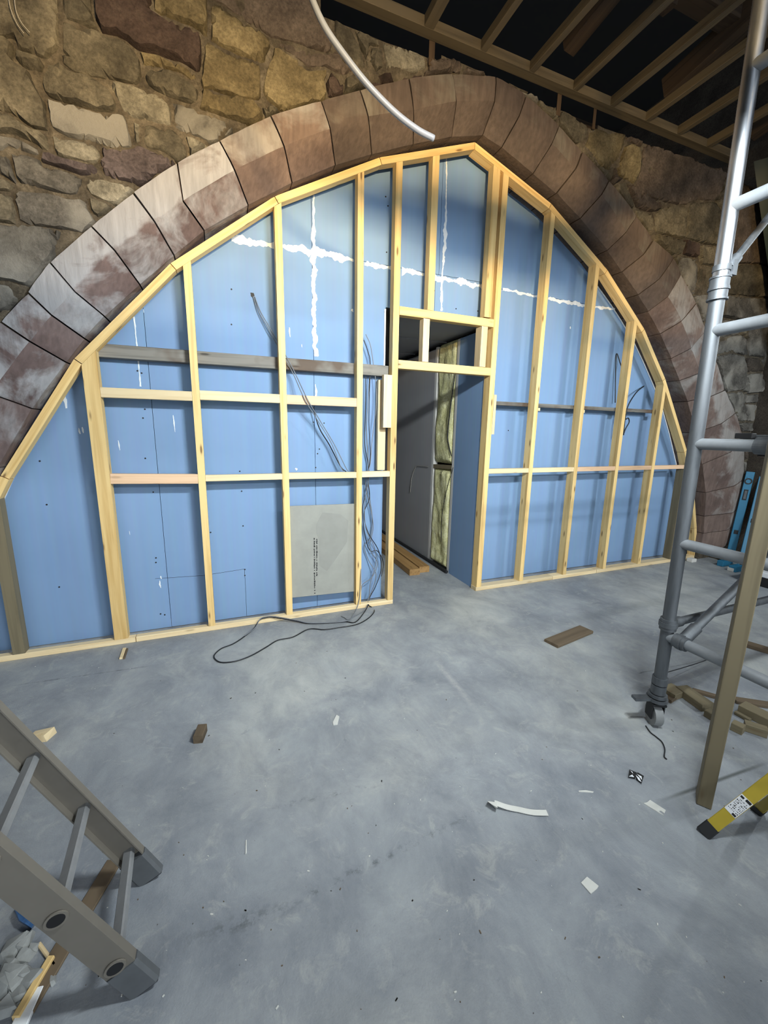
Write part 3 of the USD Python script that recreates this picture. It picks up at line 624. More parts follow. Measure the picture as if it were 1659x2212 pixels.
for i, y in enumerate(np.arange(.2, 3.4, .4)):
    obj('panel', box((1.30, y+.006, 2.545+.01*(i%2)), (XP+.1, y+.394, 2.58)), 'grey_board', cp)

# ================================================================== PARTITION
RL = [(-70, 1170), (1, 1028), (160, 775), (368, 569), (593, 424), (820, 340), (1026, 307)]
RR = [(1026, 307), (1191, 440), (1312, 583), (1392, 711), (1437, 818), (1484, 973), (1500, 1066), (1505, 1140), (1505, 1203)]
RLw = np.array([xz(atY(*p, 0)) for p in RL]); RRw = np.array([xz(atY(*p, 0)) for p in RR])
RLw[:,1] = np.maximum(RLw[:,1], .0)
fr = thing('stud_partition', 'bare yellow pine stud frame standing inside the stone arch', 'stud wall', (1.9, .04, 0))
TR = .046
def inner(pts, t=TR):
    """Offset of the rail's outer line towards the opening (right-hand side of the path)."""
    p = np.asarray(pts); n = len(p); out = []
    for i in range(n):
        ns = []
        if i > 0: e = p[i]-p[i-1]; e /= np.linalg.norm(e); ns.append(np.array([e[1], -e[0]]))
        if i < n-1: e = p[i+1]-p[i]; e /= np.linalg.norm(e); ns.append(np.array([e[1], -e[0]]))
        m = sum(ns); m /= np.linalg.norm(m); out.append(p[i]+m*t/max(.5, m@ns[0]))
    return np.array(out)
path = np.vstack([RLw, RRw[1:]]); inn = inner(path)
def rail_seg(i, y0, y1, mt):
    a, b, c, d = path[i], path[i+1], inn[i+1], inn[i]
    e = (b-a)/np.linalg.norm(b-a)*.0025
    a, b, c, d = a+e, b-e, c-e, d+e
    L = np.linalg.norm(b-a); zc = (a+b)/2
    ax = np.array([(b-a)[0], 0, (b-a)[1]])/L; up = np.array([0, 1.0, 0]); xx = np.cross(up, ax)
    T = np.eye(4); T[0,:3] = xx; T[1,:3] = up; T[2,:3] = ax; T[3,:3] = (a[0], 0, a[1])
    Ti = np.linalg.inv(T); P = []
    for y in (y0, y1):
        for q in (a, b, c, d): P.append(np.r_[q[0], y, q[1], 1]@Ti)
    P = np.array(P)[:,:3]; m = prism_between(P[:4], P[4:])
    obj('arch_rail', m, mt, fr, xf=T)
for i in range(len(path)-1): rail_seg(i, 0.0, .07 if i < 6 else .09, ('pine', 'pine', 'pine', 'pine', 'pine', 'pine')[i%6])
def rail_z(x):
    """Height of the rail's underside at x."""
    order = np.argsort(inn[:,0]); return float(np.interp(x, inn[order,0], inn[order,1]))
def stud(xl, w, z0, z1=None, y0=0.0, y1=.07, mt='pine', name='stud', label=None):
    xr = xl+w; n = 2
    zl, zr = (rail_z(xl)-.001, rail_z(xr)-.001) if z1 is None else (z1, z1)
    if z1 is None and xl < 2.03 < xr: zl = zr = min(zl, zr)
    V = [];
    for z in np.linspace(0, 1, 7):
        for (x, zt) in ((xl, zl), (xr, zr)):
            for y in (y0, y1): V.append((x-xl-w/2, y-(y0+y1)/2, z*(zt-z0)))
    V = np.array(V); rows = [[4*i, 4*i+2, 4*i+3, 4*i+1] for i in range(7)]; F = []
    for i in range(6):
        for k in range(4):
            kk = (k+1)%4; F += [(rows[i][k], rows[i][kk], rows[i+1][kk]), (rows[i][k], rows[i+1][kk], rows[i+1][k])]
    F += [tuple(rows[0][q] for q in (0, 2, 1)), tuple(rows[0][q] for q in (0, 3, 2)), tuple(rows[6][q] for q in (0, 1, 2)), tuple(rows[6][q] for q in (0, 2, 3))]
    T = np.eye(4); T[3,:3] = (xl+w/2, (y0+y1)/2, z0)
    return obj(name, (V, np.array(F)), mt, fr, xf=T, label=label)
PL = .040
# sole plates, either side of the doorway
beam('sole_plate', (-1.75, .025, PL/2), (-.66, .025, PL/2), PL, .05, 'pine_pale', fr)
beam('sole_plate', (-.655, .025, PL/2), (1.404, .025, PL/2), PL, .05, 'pine_pale', fr)
beam('sole_plate', (2.310, .045, PL/2), (3.30, .045, PL/2), PL, .09, 'pine_pale', fr)
beam('sole_plate', (3.305, .045, PL/2), (3.95, .045, PL/2), PL, .09, 'pine_pale', fr)
beam('sole_plate', (3.955, .045, PL/2), (5.735, .045, PL/2), PL, .09, 'pine_pale', fr)
stud(-1.375, .066, PL, 1.13, mt='dull_pine', label='dark stud at the far left foot of the arch')
stud(-.79, .085, PL, label='broad stud turned flat')
stud(-.161, .048, PL); stud(.440, .050, PL); stud(1.047, .048, PL); stud(1.349, .053, PL)
stud(2.215, .068, 2.562); stud(2.316, .055, PL, y1=.09)
for xr in (2.896, 3.491, 4.093, 4.675): stud(xr-.047, .047, PL, y1=.09)
stud(5.20, .047, PL, 1.18, y1=.09, mt='dull_pine')
# doorway head, transom and the short posts between them
H1, H0 = 2.55, 2.145
beam('header', (1.404, .035, H1-.03), (2.3155, .035, H1-.03), .066, .07, 'pine', fr)
beam('header', (1.404, .035, H0-.036), (2.3155, .035, H0-.036), .068, .07, 'pine', fr)
stud(1.622, .058, H0, H1-.065, mt='pine_pale', name='short_post'); stud(2.195, .062, H0, H1-.065, mt='pine_pale', name='short_post', y1=.09)
stud(1.655, .058, H1+.004)
# noggins
def nog(x0, x1, zt, hgt, mt, y0=.002, d=.045, z1=None):
    beam('noggin', (x0, y0+d/2, zt-hgt/2), (x1, y0+d/2, (z1 or zt)-hgt/2), hgt, d, mt, fr)
nog(-.704, -.162, 1.247, .069, 'pine_pink', z1=1.232); nog(-.112, .439, 1.224, .046, 'pine_pale'); nog(.491, 1.046, 1.228, .049, 'pine_pale', z1=1.224); nog(1.096, 1.348, 1.227, .048, 'pine_pale')
nog(-.704, -.162, 1.812, .064, 'pine_pale'); nog(-.112, .439, 1.822, .064, 'pine_pale'); nog(.491, 1.046, 1.822, .069, 'pine_pink')
for x0, x1 in ((2.372, 2.848), (2.897, 3.443), (3.492, 4.045), (4.094, 4.627), (4.676, 5.199)): nog(x0, x1, 1.228, .046, 'pine_pale' if x0 < 3.4 else 'pine_pink', y0=.002)
# the old grey rail behind the left-hand studs
ra, rb, rc, rd = (atY(*p, .0705) for p in ((208, 741), (838, 790), (208, 770), (838, 813)))
zl, zr_ = (ra[2]+rc[2])/2, (rb[2]+rd[2])/2; hh_ = ((ra[2]-rc[2])+(rb[2]-rd[2]))/2
beam('rail', (-.74, .0705+.04, zl), (1.345, .0705+.04, zr_), hh_, .08, 'weathered_wood', fr, label='weathered dark grey rail running behind the studs')
# packers beside the doorway
stud(1.262, .07, 1.23, 1.985, y0=.08, y1=.12, mt='pine_pale', name='batten'); stud(1.277, .071, 1.594, 2.018, y0=-.004, y1=.04, mt='pine_pale', name='packer')
stud(2.374, .028, 1.553, 1.912, y0=.0, y1=.03, mt='pine_pale', name='packer')
# thin rail behind the right-hand studs, on little blocks
beam('thin_rail', (2.42, .12, 1.846), (4.70, .12, 1.842), .036, .05, 'weathered_wood', fr, label='thin grey rail behind the right-hand studs')
for x in (2.95, 3.545, 4.14, 4.70): beam('block', (x-.02, .1, 1.805), (x+.045, .1, 1.805), .03, .04, 'pine_pale', fr)

# ---- blue boards on the far side of the frame
lining = thing('plasterboard_lining', 'blue plasterboard lining with white filled joints behind the studs', 'plasterboard', (1.9, YB, 0))
bp = soffit_poly.buffer(-.012)
door = sbox(1.345, -.1, XP+.001, 2.575)
cuts_low = [-3, -.435, .733, 1.8, 8]; cuts_up = [-3, -.435, .733, 1.83, 8]
ZT = 2.862+.03
def pieces(cuts, z0, z1):
    for a, b in zip(cuts[:-1], cuts[1:]):
        g = sbox(a+.0016, z0, b-.0016, z1).intersection(bp).difference(door)
        for side, y_ in ((sbox(-5, -1, 2.343, 6), YB), (sbox(2.345, -1, 9, 6), YBR)):
            h = g.intersection(side)
            for q in getattr(h, 'geoms', [h]):
                if q.area > .01: slab('board', q, y_, y_+.0125, 'blue_board', lining)
pieces(cuts_low, .012, ZT-.0016); pieces(cuts_up, ZT+.0016, 5)
slab('backing', bp.difference(door).buffer(-.03), YBR+.02, YBR+.03, 'dark_gap', lining)
obj('return', box((2.343, YB+.001, 2.575), (2.356, YBR+.012, 3.70)), 'blue_board', lining, label='narrow return where the lining steps back beside the doorway')
def smear(name, pts, wid, seed, mt='white_plaster', step=.012, rough=.6, Y=None):
    Y = Y or YB
    """A ragged band of jointing compound along a line of (x, z) points, 1.5 mm thick."""
    p = np.array(pts, float); L = np.r_[0, np.cumsum(np.linalg.norm(np.diff(p, axis=0), axis=1))]
    t = np.arange(0, L[-1]+step, step); t[-1] = L[-1]
    c = np.c_[np.interp(t, L, p[:,0]), np.interp(t, L, p[:,1])]
    e = np.gradient(c, axis=0); e /= np.linalg.norm(e, axis=1, keepdims=True); n = np.c_[-e[:,1], e[:,0]]
    r = np.random.default_rng(seed)
    w = np.interp(t, L, np.broadcast_to(wid, len(L)))
    q = np.c_[t*9, t*0+seed, t*0]; w = w*.72; a = w*(.2+2.6*np.clip(meshkit.fbm(q*2.2, 5, seed)-.36, 0, 1)+.5*r.random(len(t))*rough); b = w*(.2+2.6*np.clip(meshkit.fbm(q*2.2+50, 5, seed+5)-.36, 0, 1)+.5*r.random(len(t))*rough)
    poly = Polygon(np.vstack([c+n*a[:,None], (c-n*b[:,None])[::-1]])).buffer(0)
    slab(name, poly, Y-.0015-.00013*(seed % 9), Y+.0005, mt, lining)
def bx(px, py): return xz(atY(px, py, YB))
def by_(px, py): return xz(atY(px, py, YBR))
zt = ZT-.002
smear('joint_filler', [bx(500, 514), bx(562, 527), bx(596, 531)], [.03, .05, .04], 1); smear('joint_filler', [bx(608, 533), bx(678, 545), bx(764, 562)], [.03, .05, .03], 2)
smear('joint_filler', [bx(787, 570), bx(848, 579)], [.035, .03], 3); smear('joint_filler', [bx(868, 585), bx(916, 594)], [.035, .03], 4); smear('joint_filler', [bx(935, 598), bx(1050, 620)], [.04, .03], 5)
smear('joint_filler', [by_(1086, 624), by_(1165, 642)], [.02, .025], 6, Y=YBR); smear('joint_filler', [by_(1184, 645), by_(1262, 660), by_(1328, 668)], [.03, .025, .02], 7, Y=YBR)
smear('joint_filler', [bx(677, 422), bx(678, 480), bx(678, 545), bx(678, 640), bx(681, 770)], [.009, .02, .04, .035, .03], 8); smear('joint_filler', [bx(681, 830), bx(683, 856)], [.012, .02], 9)
smear('joint_filler', [bx(964, 342), bx(964, 450), bx(960, 530), bx(955, 600), bx(954, 672)], [.009, .012, .025, .014, .016], 10)
smear('joint_filler', [bx(289, 684), bx(304, 835)], [.008, .007], 11)
# paper-white edge of the boards along the soffit
edge = [j[2] for j in joints if j[2][1] > .4]
ring_ = bp.difference(bp.buffer(-.013)).difference(sbox(-5, -1, 8, .12)).difference(sbox(1.2, 3.2, 3.4, 5))
slab('edge_sealant', ring_.intersection(sbox(-3, .3, .3, 2.75)), YB-.004, YB+.001, 'white_plaster', lining)
slab('edge_sealant', ring_.intersection(sbox(3.6, .3, 8, 3.1)), YBR-.004, YBR+.001, 'white_plaster', lining)
obj('backing', box((1.349, .17, 2.0), (1.42, .18, 2.575)), 'dark_gap', lining)
obj('board_end', box((1.333, YB-.004, 2.0), (1.347, YB+.0135, 2.56)), 'white_plaster', lining, label='torn white end of the board beside the doorway')
obj('cut_edge', box((1.44, YB-.006, 2.576), (2.26, YB+.0125, 2.59)), 'white_plaster', lining, label='white cut edge above the doorway')
# small dabs of filler and the screws
for i, (px, py, w, h_) in enumerate([(172, 931, .012, .02), (179, 929, .008, .02), (257, 962, .008, .035), (376, 915, .009, .06), (280, 1151, .006, .015), (626, 718, .01, .035), (652, 747, .005, .012), (761, 671, .035, .01), (640, 1013, .04, .006), (139, 862, .02, .06), (1232, 708, .01, .012), (348, 1247, .012, .012), (346, 1262, .012, .03)]):
    c = by_(px, py) if px > 1100 else bx(px, py); smear('filler_dab', [c+[-w*.2, h_], c, c+[w*.2, -h_]], [w*.4, w, w*.4], 30+i, step=.008, Y=YBR if px > 1100 else YB)
sc = []
for px, py in [(86, 996), (101, 1090), (128, 1268), (297, 801), (306, 806), (313, 884), (309, 903), (314, 990), (331, 1063), (337, 1205), (337, 1215), (347, 1326), (356, 1328), (500, 625), (500, 701), (518, 1018), (522, 1061), (525, 1136), (700, 914), (677, 912), (690, 970), (686, 980), (682, 1010), (831, 674), (832, 725), (835, 545), (833, 425), (838, 445), (1032, 672), (985, 667), (1098, 930), (938, 628), (694, 405), (1345, 850), (455, 1150), (529, 1230), (529, 1243)]:
    yy_ = YBR if px > 1085 else YB; q = xz(atY(px, py, yy_)); s_ = trimesh.creation.cylinder(.0055, .003, sections=10); s_.apply_transform(trimesh.transformations.rotation_matrix(math.pi/2, [1, 0, 0])); s_.apply_translation([q[0], yy_-.0008, q[1]]); sc.append(s_)
tag(obj('screw_head', cat(*sc), 'black', lining), kind='stuff')
def mark(pts, r, mt='cable_black'):
    obj('pencil_line', tube([np.r_[bx(*p)[0], YB-.0008, bx(*p)[1]] for p in pts], r, 5), mt, lining)
mark([(335, 1250), (440, 1243), (528, 1229)], .0012); mark([(528, 1229), (531, 1280), (533, 1331)], .001)
hp = Polygon([bx(541, 632), bx(548, 633), bx(550, 639), bx(546, 643), bx(542, 640)]); slab('cable_hole', hp, YB-.001, YB+.001, 'black', lining)

# ---- cement board propped in the bay left of the doorway
cb = thing('cement_board', 'grey cement board with black printed lines set between two studs', 'board', (.78, .035, .17))
slab('sheet', Polygon([(.498, .955), (1.05, .948), (1.066, .150), (.492, .168)]), .0475, .0595, 'cement_sheet', cb)
c5 = lambda px, py: xz(atY(px, py, .05))
slab('cement_smear', Polygon([c5(697, 1108), c5(735, 1112), c5(751, 1125), c5(748, 1170), c5(738, 1186), c5(722, 1210), c5(706, 1232), c5(690, 1220), c5(690, 1165), c5(684, 1150), c5(685, 1132)]).buffer(.01).buffer(-.005), .0468, .0476, 'cement_smear', cb, label='darker smooth smear on the sheet')
r_ = np.random.default_rng(5); marks = []
for (ax_, ay, bx_, by) in ((679, 1162, 680, 1283), (684.5, 1164, 684.5, 1243)):
    t = 0.0
    while t < 1:
        dt = r_.uniform(.012, .034); 
        if r_.random() < .86:
            p = c5(ax_+(bx_-ax_)*t, ay+(by-ay)*t); q = c5(ax_+(bx_-ax_)*(t+dt*.75), ay+(by-ay)*(t+dt*.75))
            w = r_.uniform(.0045, .0075); marks.append(box((min(p[0], q[0])-w, .0466, min(p[1], q[1])), (max(p[0], q[0])+w*r_.uniform(.2, 1), .0476, max(p[1], q[1]))))
        t += dt
obj('printed_lines', cat(*marks), 'black', cb, label='two rows of small black print')

# ---- the site lamps themselves, behind and beside the camera
for k, (n_, l_, t_, s_, p_, c_, h_) in enumerate(LAMPS):
    l_ = np.array(l_); f_ = np.array(t_)-l_; f_ /= np.linalg.norm(f_); r1 = np.cross(f_, [0, 0, 1.0]); r1 /= np.linalg.norm(r1); u1 = np.cross(r1, f_)
    lt = thing('site_lamp', ['flood lamp hung overhead before the doorway', 'flood lamp hung overhead beyond the scaffold', 'tripod flood lamp standing far behind the camera', 'warm halogen lamp on a stand behind the camera'][k], 'lamp', (l_[0], l_[1], 0))
    def pl(a, b, mt, nm):
        c = (np.array(a)+np.array(b))/2; e = np.abs(np.array(b)-np.array(a)); bb = trimesh.creation.box(e); T = np.eye(4); T[:3,0] = r1; T[:3,1] = f_; T[:3,2] = u1; T[:3,3] = l_+r1*c[0]+f_*c[1]+u1*c[2]; bb.apply_transform(T); obj(nm, bb, mt, lt)
    w_, v_ = s_[0]/2+.03, s_[1]/2
    pl((-w_, -.08, -v_-.03), (w_, -.01, v_+.03), 'black', 'housing')
    x_ = .2 if k < 2 else .5
    pl((-w_-x_, -.01, v_+.002), (w_+x_, h_, v_+.012), 'black', 'barn_door')
    if k == 3: pl((-w_-x_, -.01, -v_-.012), (w_+x_, h_, -v_-.002), 'black', 'barn_door')
    elif k == 2: pl((-w_-x_, -.01, -.18), (w_+x_, .4, -.17), 'black', 'barn_door')
    b_ = l_-f_*.05
    if k < 2:
        obj('rod', pipe((b_[0], b_[1], b_[2]+.05), (b_[0], b_[1], 6.2), .010), 'rubber', lt); continue
    obj('stand', pipe((b_[0], b_[1], .35), (b_[0], b_[1], b_[2]-.10), .018), 'rubber', lt)
    for q in range(3):
        a_ = 2.1*q; obj('leg', pipe((b_[0], b_[1], .75), (b_[0]+.5*math.cos(a_), b_[1]+.5*math.sin(a_), .012), .012), 'rubber', lt)

# ================================================================== CABLES
def cable(name, pts, r, mt, label, cat_, group=None, n=8):
    return tag(obj(name, tube(spline(pts, n), r, 8), mt, smooth=True), label, cat_, group)
bY = lambda px, py, y=.05: atY(px, py, y)
for k, off in enumerate((0, 1)):
    cable('cable', [bY(546+off*4, 640+off*1, .15), bY(558+off*4, 672, .13), bY(577+off*4, 705, .11), bY(597+off*5, 742, .10), bY(618+off*5, 778, .045), bY(635+off*5, 811+off*.5, .06), bY(658+off*6, 862, .0-.012), bY(686+off*5, 908, .03), bY(716+off*5, 958, .05), bY(736+off*10, 1008, .055), bY(742+off*10, 1018, .06)],
          .0036, 'cable_grey', ['grey cable running from the hole down to the lower noggin, left of its twin', 'grey cable running from the hole down to the lower noggin, right of its twin'][k], 'cable')
cable('cable', [bY(676, 880, .10), bY(690, 925, .09), bY(712, 962, .09), bY(736, 1008, .08), bY(748, 1019, .075)], .0045, 'cable_black', 'thinner dark cable behind the crossing twin cables', 'cable')
bay = [  # the bunch hanging in the bay beside the doorway
 [(790, 722), (800, 745), (806, 782), (812, 830), (812, 880), (804, 950), (800, 1000), (796, 1018), (795, 1045), (788, 1085), (790, 1140), (808, 1180), (812, 1215), (800, 1260), (797, 1292), (795, 1303)],
 [(786, 735), (795, 760), (800, 785), (798, 850), (797, 920), (800, 980), (795, 1030), (798, 1075), (786, 1110), (795, 1150), (818, 1190), (823, 1230), (812, 1265), (799, 1290), (796, 1303)],
 [(798, 815), (795, 870), (792, 940), (796, 1010), (790, 1050), (801, 1100), (806, 1140), (799, 1185), (815, 1215), (805, 1245), (784, 1262), (780, 1275)],
 [(790, 815), (789, 900), (788, 960), (797, 1015), (792, 1060), (783, 1100), (789, 1160), (800, 1190), (815, 1190), (828, 1215), (824, 1245)],
 [(795, 1045), (800, 1085), (804, 1120), (800, 1160), (787, 1180), (796, 1210), (812, 1240), (804, 1275), (794, 1296)],
]
blab = ['grey cable at the right of the bunch hanging beside the doorway', 'grey cable twisting in the middle of the bunch beside the doorway', 'thin cable of the bunch with its end by the lower stud', 'thin cable of the bunch straying right towards the door jamb', 'short thin cable low down in the bunch beside the doorway']
for k, pts in enumerate(bay):
    cable('cable', [bY(x, y, .085+.01*k if y < 1240 else .06) for x, y in pts], .0036, 'cable_black' if k % 2 else 'cable_grey', blab[k], 'cable')
# loop spilling over the sole plate on to the slab
fp = lambda px, py, z=.006: atZ(px, py, z)
loop1 = [atY(795, 1300, .03), atY(795, 1308, -.012), fp(785, 1325), fp(767, 1344), fp(742, 1343), fp(671, 1347), fp(640, 1342, .015), atY(592, 1334, -.012), atY(572, 1335, -.012), atY(560, 1340, -.02), fp(548, 1358), fp(525, 1377), fp(503, 1391), fp(478, 1401), fp(463, 1415), fp(466, 1425), fp(480, 1431), fp(510, 1428), fp(543, 1416), fp(575, 1398), fp(600, 1383), fp(633, 1376), fp(667, 1359), fp(700, 1360), fp(730, 1356), fp(770, 1349), fp(795, 1336), fp(808, 1322), atY(806, 1314, -.012), atY(797, 1308, -.01), atY(795, 1302, .03)]
cable('cable', loop1, .0042, 'cable_black', 'long dark cable looped out over the sole plate across the floor', 'cable', n=6)
loop2 = [p+np.array([.012*math.sin(i*.9), .012*math.cos(i*1.3), .008]) for i, p in enumerate(loop1[2:12])]
cable('cable', [atY(780, 1170, .04), atY(779, 1250, .0-.008), atY(775, 1300, -.012), fp(762, 1330)]+loop2[2:], .0036, 'cable_grey', 'thin grey cable lying beside the long dark loop near the stud', 'cable', n=6)
cable('cable', [atY(794, 1306, -.006), fp(788, 1318, .01), fp(768, 1330), fp(752, 1338), fp(744, 1334), fp(737, 1331)], .003, 'cable_grey', 'short wispy cable end on the floor below the bunch', 'cable')
# right-hand side cables
cable('cable', [bY(1329, 870, .19), bY(1330, 800, .205), bY(1332, 764, .218), bY(1340, 785, .19), bY(1345, 800, .15)], .005, 'cable_black', 'dark cable bent over above the thin rail right of the doorway', 'cable')
cable('cable', [bY(1391, 834, .215), bY(1376, 846, .17), bY(1362, 866, .09), bY(1354, 885, .095), bY(1351, 905, .095), bY(1357, 903, .09), bY(1359, 912, .09), bY(1352, 925, .095), bY(1347, 938, .095)], .006, 'cable_black', 'black cable curling down over the thin rail near the right-hand arch', 'cable')
cable('cable', [bY(1352, 895, .09), bY(1349, 915, .09), bY(1347, 940, .09)], .006, 'cable_black', 'short black cable tail beside the curling black cable', 'cable')
# passage cables
pX = lambda px, py: atX(px, py, XP-.02)
cable('cable', [pX(985, 795), pX(977, 850), pX(972, 890), pX(967, 940), pX(970, 965), pX(975, 985)], .0055, 'cable_black', 'thick dark cable over the upper mineral wool in the passage', 'cable')
cable('cable', [pX(979, 1010), pX(970, 1040), pX(961, 1075), pX(955, 1115), pX(953, 1170)], .003, 'cable_black', 'thin dark cable over the lower mineral wool in the passage', 'cable')
pG = lambda px, py: atX(px, py, XP-.012)
cable('cable', [pG(886, 1063), pG(890, 1030), pG(898, 1009), pG(904, 1006), pG(925, 1008)], .004, 'string', 'pale cable tail sticking out of the grey board in the passage', 'cable')
# conduit hanging from the roof
hz = spline([atY(640, -130, -1.5), atY(656, -55, -1.5), atY(673, -5, -1.5), atY(700, 55, -1.5), atY(737, 110, -1.5), atY(790, 178, -1.5), atY(850, 240, -1.5), atY(900, 279, -1.5), atY(937, 299, -1.5)], 8)
tag(obj('hanging_conduit', tube(hz, .0115, 14), 'conduit_grey', smooth=True), 'grey plastic conduit hanging in a curve in front of the arch', 'pipe')
cable('wire', [atY(17, -20, -.27), atY(22, 15, -.27), atY(36, 50, -.27), atY(52, 72, -.27)], .0018, 'string', 'pale wisp of wire at the top left, left of its pair', 'wire')
cable('wire', [atY(30, -20, -.27), atY(34, 20, -.27), atY(46, 48, -.27), atY(64, 70, -.27)], .0018, 'string', 'pale wisp of wire at the top left, right of its pair', 'wire')

# ================================================================== SCAFFOLD TOWER
P0 = atZ(1410, 1562); P0[2] = 0
A0 = near(1421, 1475, P0, (0, 0, 1)); top = atY(1650, -25, P0[1]); ax = (top-A0)/np.linalg.norm(top-A0)
top = top+ax*.5
sc_ = thing('scaffold_tower', 'grey metal scaffold tower frame on castors at the right', 'scaffold', (P0[0], P0[1], 0))
RP = .030
def on_pole(px, py): return near(px, py, A0, ax)
jn = on_pole(1553, 640)
obj('upright', pipe(A0-ax*.0, jn, RP, .004), 'aluminium_dull', sc_, smooth=40, label='dull grey lower upright')
obj('upright', pipe(jn, top, RP, .004), 'aluminium', sc_, smooth=40, label='bright polished upper upright')
for (a, b, rr) in ((1556, 612, .037), (1549, 634, .036)):
    c = on_pole(a, b); obj('joint_collar', cat(pipe(c-ax*.026, c+ax*.026, rr), pipe(c-ax*.030, c-ax*.022, rr+.004), pipe(c+ax*.018, c+ax*.026, rr+.003)), 'aluminium_dull', sc_, smooth=40)
c = on_pole(1561, 580); obj('clip', cat(pipe(c-ax*.012, c+ax*.012, .034), box(c+[.02, -.035, -.03], c+[.05, -.005, .03])), 'aluminium_dull', sc_, smooth=40)
for z in (3.03, 2.535, 2.035, 1.530, 1.036, .528):
    q = A0+ax*((z-A0[2])/ax[2])
    obj('rung', pipe(q+[0, -.012, 0], q+[0, -1.30, 0], .0265, .003), 'rung_paint', sc_, smooth=40)
q1 = A0+np.array([0, -1.30, 0]); obj('upright', pipe(q1, q1+ax*3.4, RP, .004), 'aluminium_dull', sc_, smooth=40)
def claw(c, d, ring_axis, ring_r, wid):
    return cat(*[pipe(c+ring_axis*(o-.012), c+ring_axis*(o+.012), ring_r+.004*(abs(o) < .01)) for o in wid])
ck = on_pole(1441, 1347)
def brace(p, q, r, cl):
    d = (q-p)/np.linalg.norm(q-p)
    b_ = obj('brace', pipe(p, q, r, .002), 'aluminium_dull', sc_, smooth=40)
    obj('claw', cl, 'aluminium_dull', sc_, smooth=40)
hb0 = ck+np.array([.045, 0, 0]); brace(hb0, hb0+np.array([2.2, .0, .02]), .021, cat(claw(ck, None, ax, RP+.009, (-.018, .0, .018)), pipe(ck+[.02, 0, 0], ck+[.09, 0, 0], .027)))
rq = A0+ax*((.528-A0[2])/ax[2]); dk = rq+np.array([0, -.075, 0])
de = atY(1602, 1259, dk[1]); dd = (de-dk)/np.linalg.norm(de-dk)
brace(dk+dd*.05, dk+dd*2.2, .022, cat(claw(dk, None, np.array([0, 1.0, 0]), .036, (-.018, 0, .018)), pipe(dk+dd*.02, dk+dd*.12, .029)))
uk = on_pole(1566, 575)+np.array([.03, -.012, 0]); ue = atY(1659, 471, uk[1]); du = (ue-uk)/np.linalg.norm(ue-uk)
brace(uk, uk+du*1.6, .015, pipe(uk-du*.01, uk+du*.06, .022))
# castor
def castor(o):
    cs = obj('castor', cat(pipe(A0+o+[0, 0, .0], A0+o+[0, 0, .04], .037), pipe(A0+o+[0, 0, -.055], A0+o+[0, 0, -.005], .036), pipe(A0+o+[0, 0, -.075], A0+o+[0, 0, -.06], .046), pipe(A0+o+[0, 0, -.098], A0+o+[0, 0, -.082], .052)), 'aluminium_dull', sc_, smooth=40)
    b = P0+o
    wh = trimesh.creation.cylinder(.0585, .042, sections=36); wh.apply_transform(trimesh.transformations.rotation_matrix(math.pi/2, [1, 0, 0])); 
    rotm = trimesh.transformations.rotation_matrix(math.radians(62), [0, 0, 1]); wh.apply_transform(rotm); wh.apply_translation(b+[0, 0, .0585])
    obj('wheel', wh, 'wheel_grey', cs, smooth=40)
    fk = cat(*[box((-.03, s*.030-.003, .045), (.03, s*.030+.003, .135)) for s in (-1, 1)], box((-.04, -.034, .128), (.04, .034, .14))); fk.apply_transform(rotm); fk.apply_translation(b)
    obj('fork', fk, 'rubber', cs)
    lv = box((-.13, -.02, .150), (-.03, .02, .165)); lv.apply_transform(trimesh.transformations.rotation_matrix(math.radians(-20), [0, 0, 1])); lv.apply_translation(b); obj('brake_pedal', lv, 'aluminium_dull', cs)
castor(np.zeros(3)); castor(np.array([0, -1.30, 0]))

# deck lying across the rung at eye level, and what stands on it
zr = 1.530+.0265
yd = P0[1]-.14
dkx = P0[0]
deck = thing('scaffold_deck', 'thin scaffold platform hooked over the eye-level rung', 'platform', (dkx, yd, zr))
obj('side_rail', rounded((dkx-.0, yd-.20, zr+.001), (dkx+1.9, yd-.02, zr+.020), .004), 'aluminium_dull', deck)
obj('end_cap', rounded((dkx-.035, yd-.085, zr-.004+.006), (dkx-.002, yd-.02, zr+.026), .003), 'black', deck)
hk = trimesh.creation.annulus(.0285, .036, .05, sections=24); hk.apply_transform(trimesh.transformations.rotation_matrix(math.pi/2, [1, 0, 0])); qh = A0+ax*((1.530-A0[2])/ax[2]); hk.apply_translation([qh[0], yd-.13, 1.530])
obj('hook', hk, 'aluminium_dull', deck)
obj('cover_strip', box((dkx, yd-.20, zr-.070), (dkx+1.9, yd-.10, zr-.056)), 'black', deck, label='black underside edge of the platform')
gun = thing('sealant_gun', 'navy blue sealant gun with a black nozzle on the scaffold platform', 'tool', (dkx+.12, yd-.2, zr+.02))
gx_ = dkx+.10; gy_ = yd-.20
obj('barrel', pipe((gx_+.0, gy_-.08, zr+.046), (gx_+.0, gy_-.32, zr+.046), .025), 'navy_plastic', gun, smooth=40)
nz_ = trimesh.creation.cone(.026, .11, sections=20); nz_.apply_transform(trimesh.transformations.rotation_matrix(-math.pi/2, [1, 0, 0])) ; nz_.apply_transform(trimesh.transformations.rotation_matrix(.7, [1, 0, 0])); nz_.apply_translation((gx_, gy_-.10, zr+.058))
obj('nozzle', nz_, 'black', gun)
obj('handle', rounded((gx_-.012, gy_-.30, zr+.021), (gx_+.012, gy_-.26, zr+.035), .003), 'black', gun)

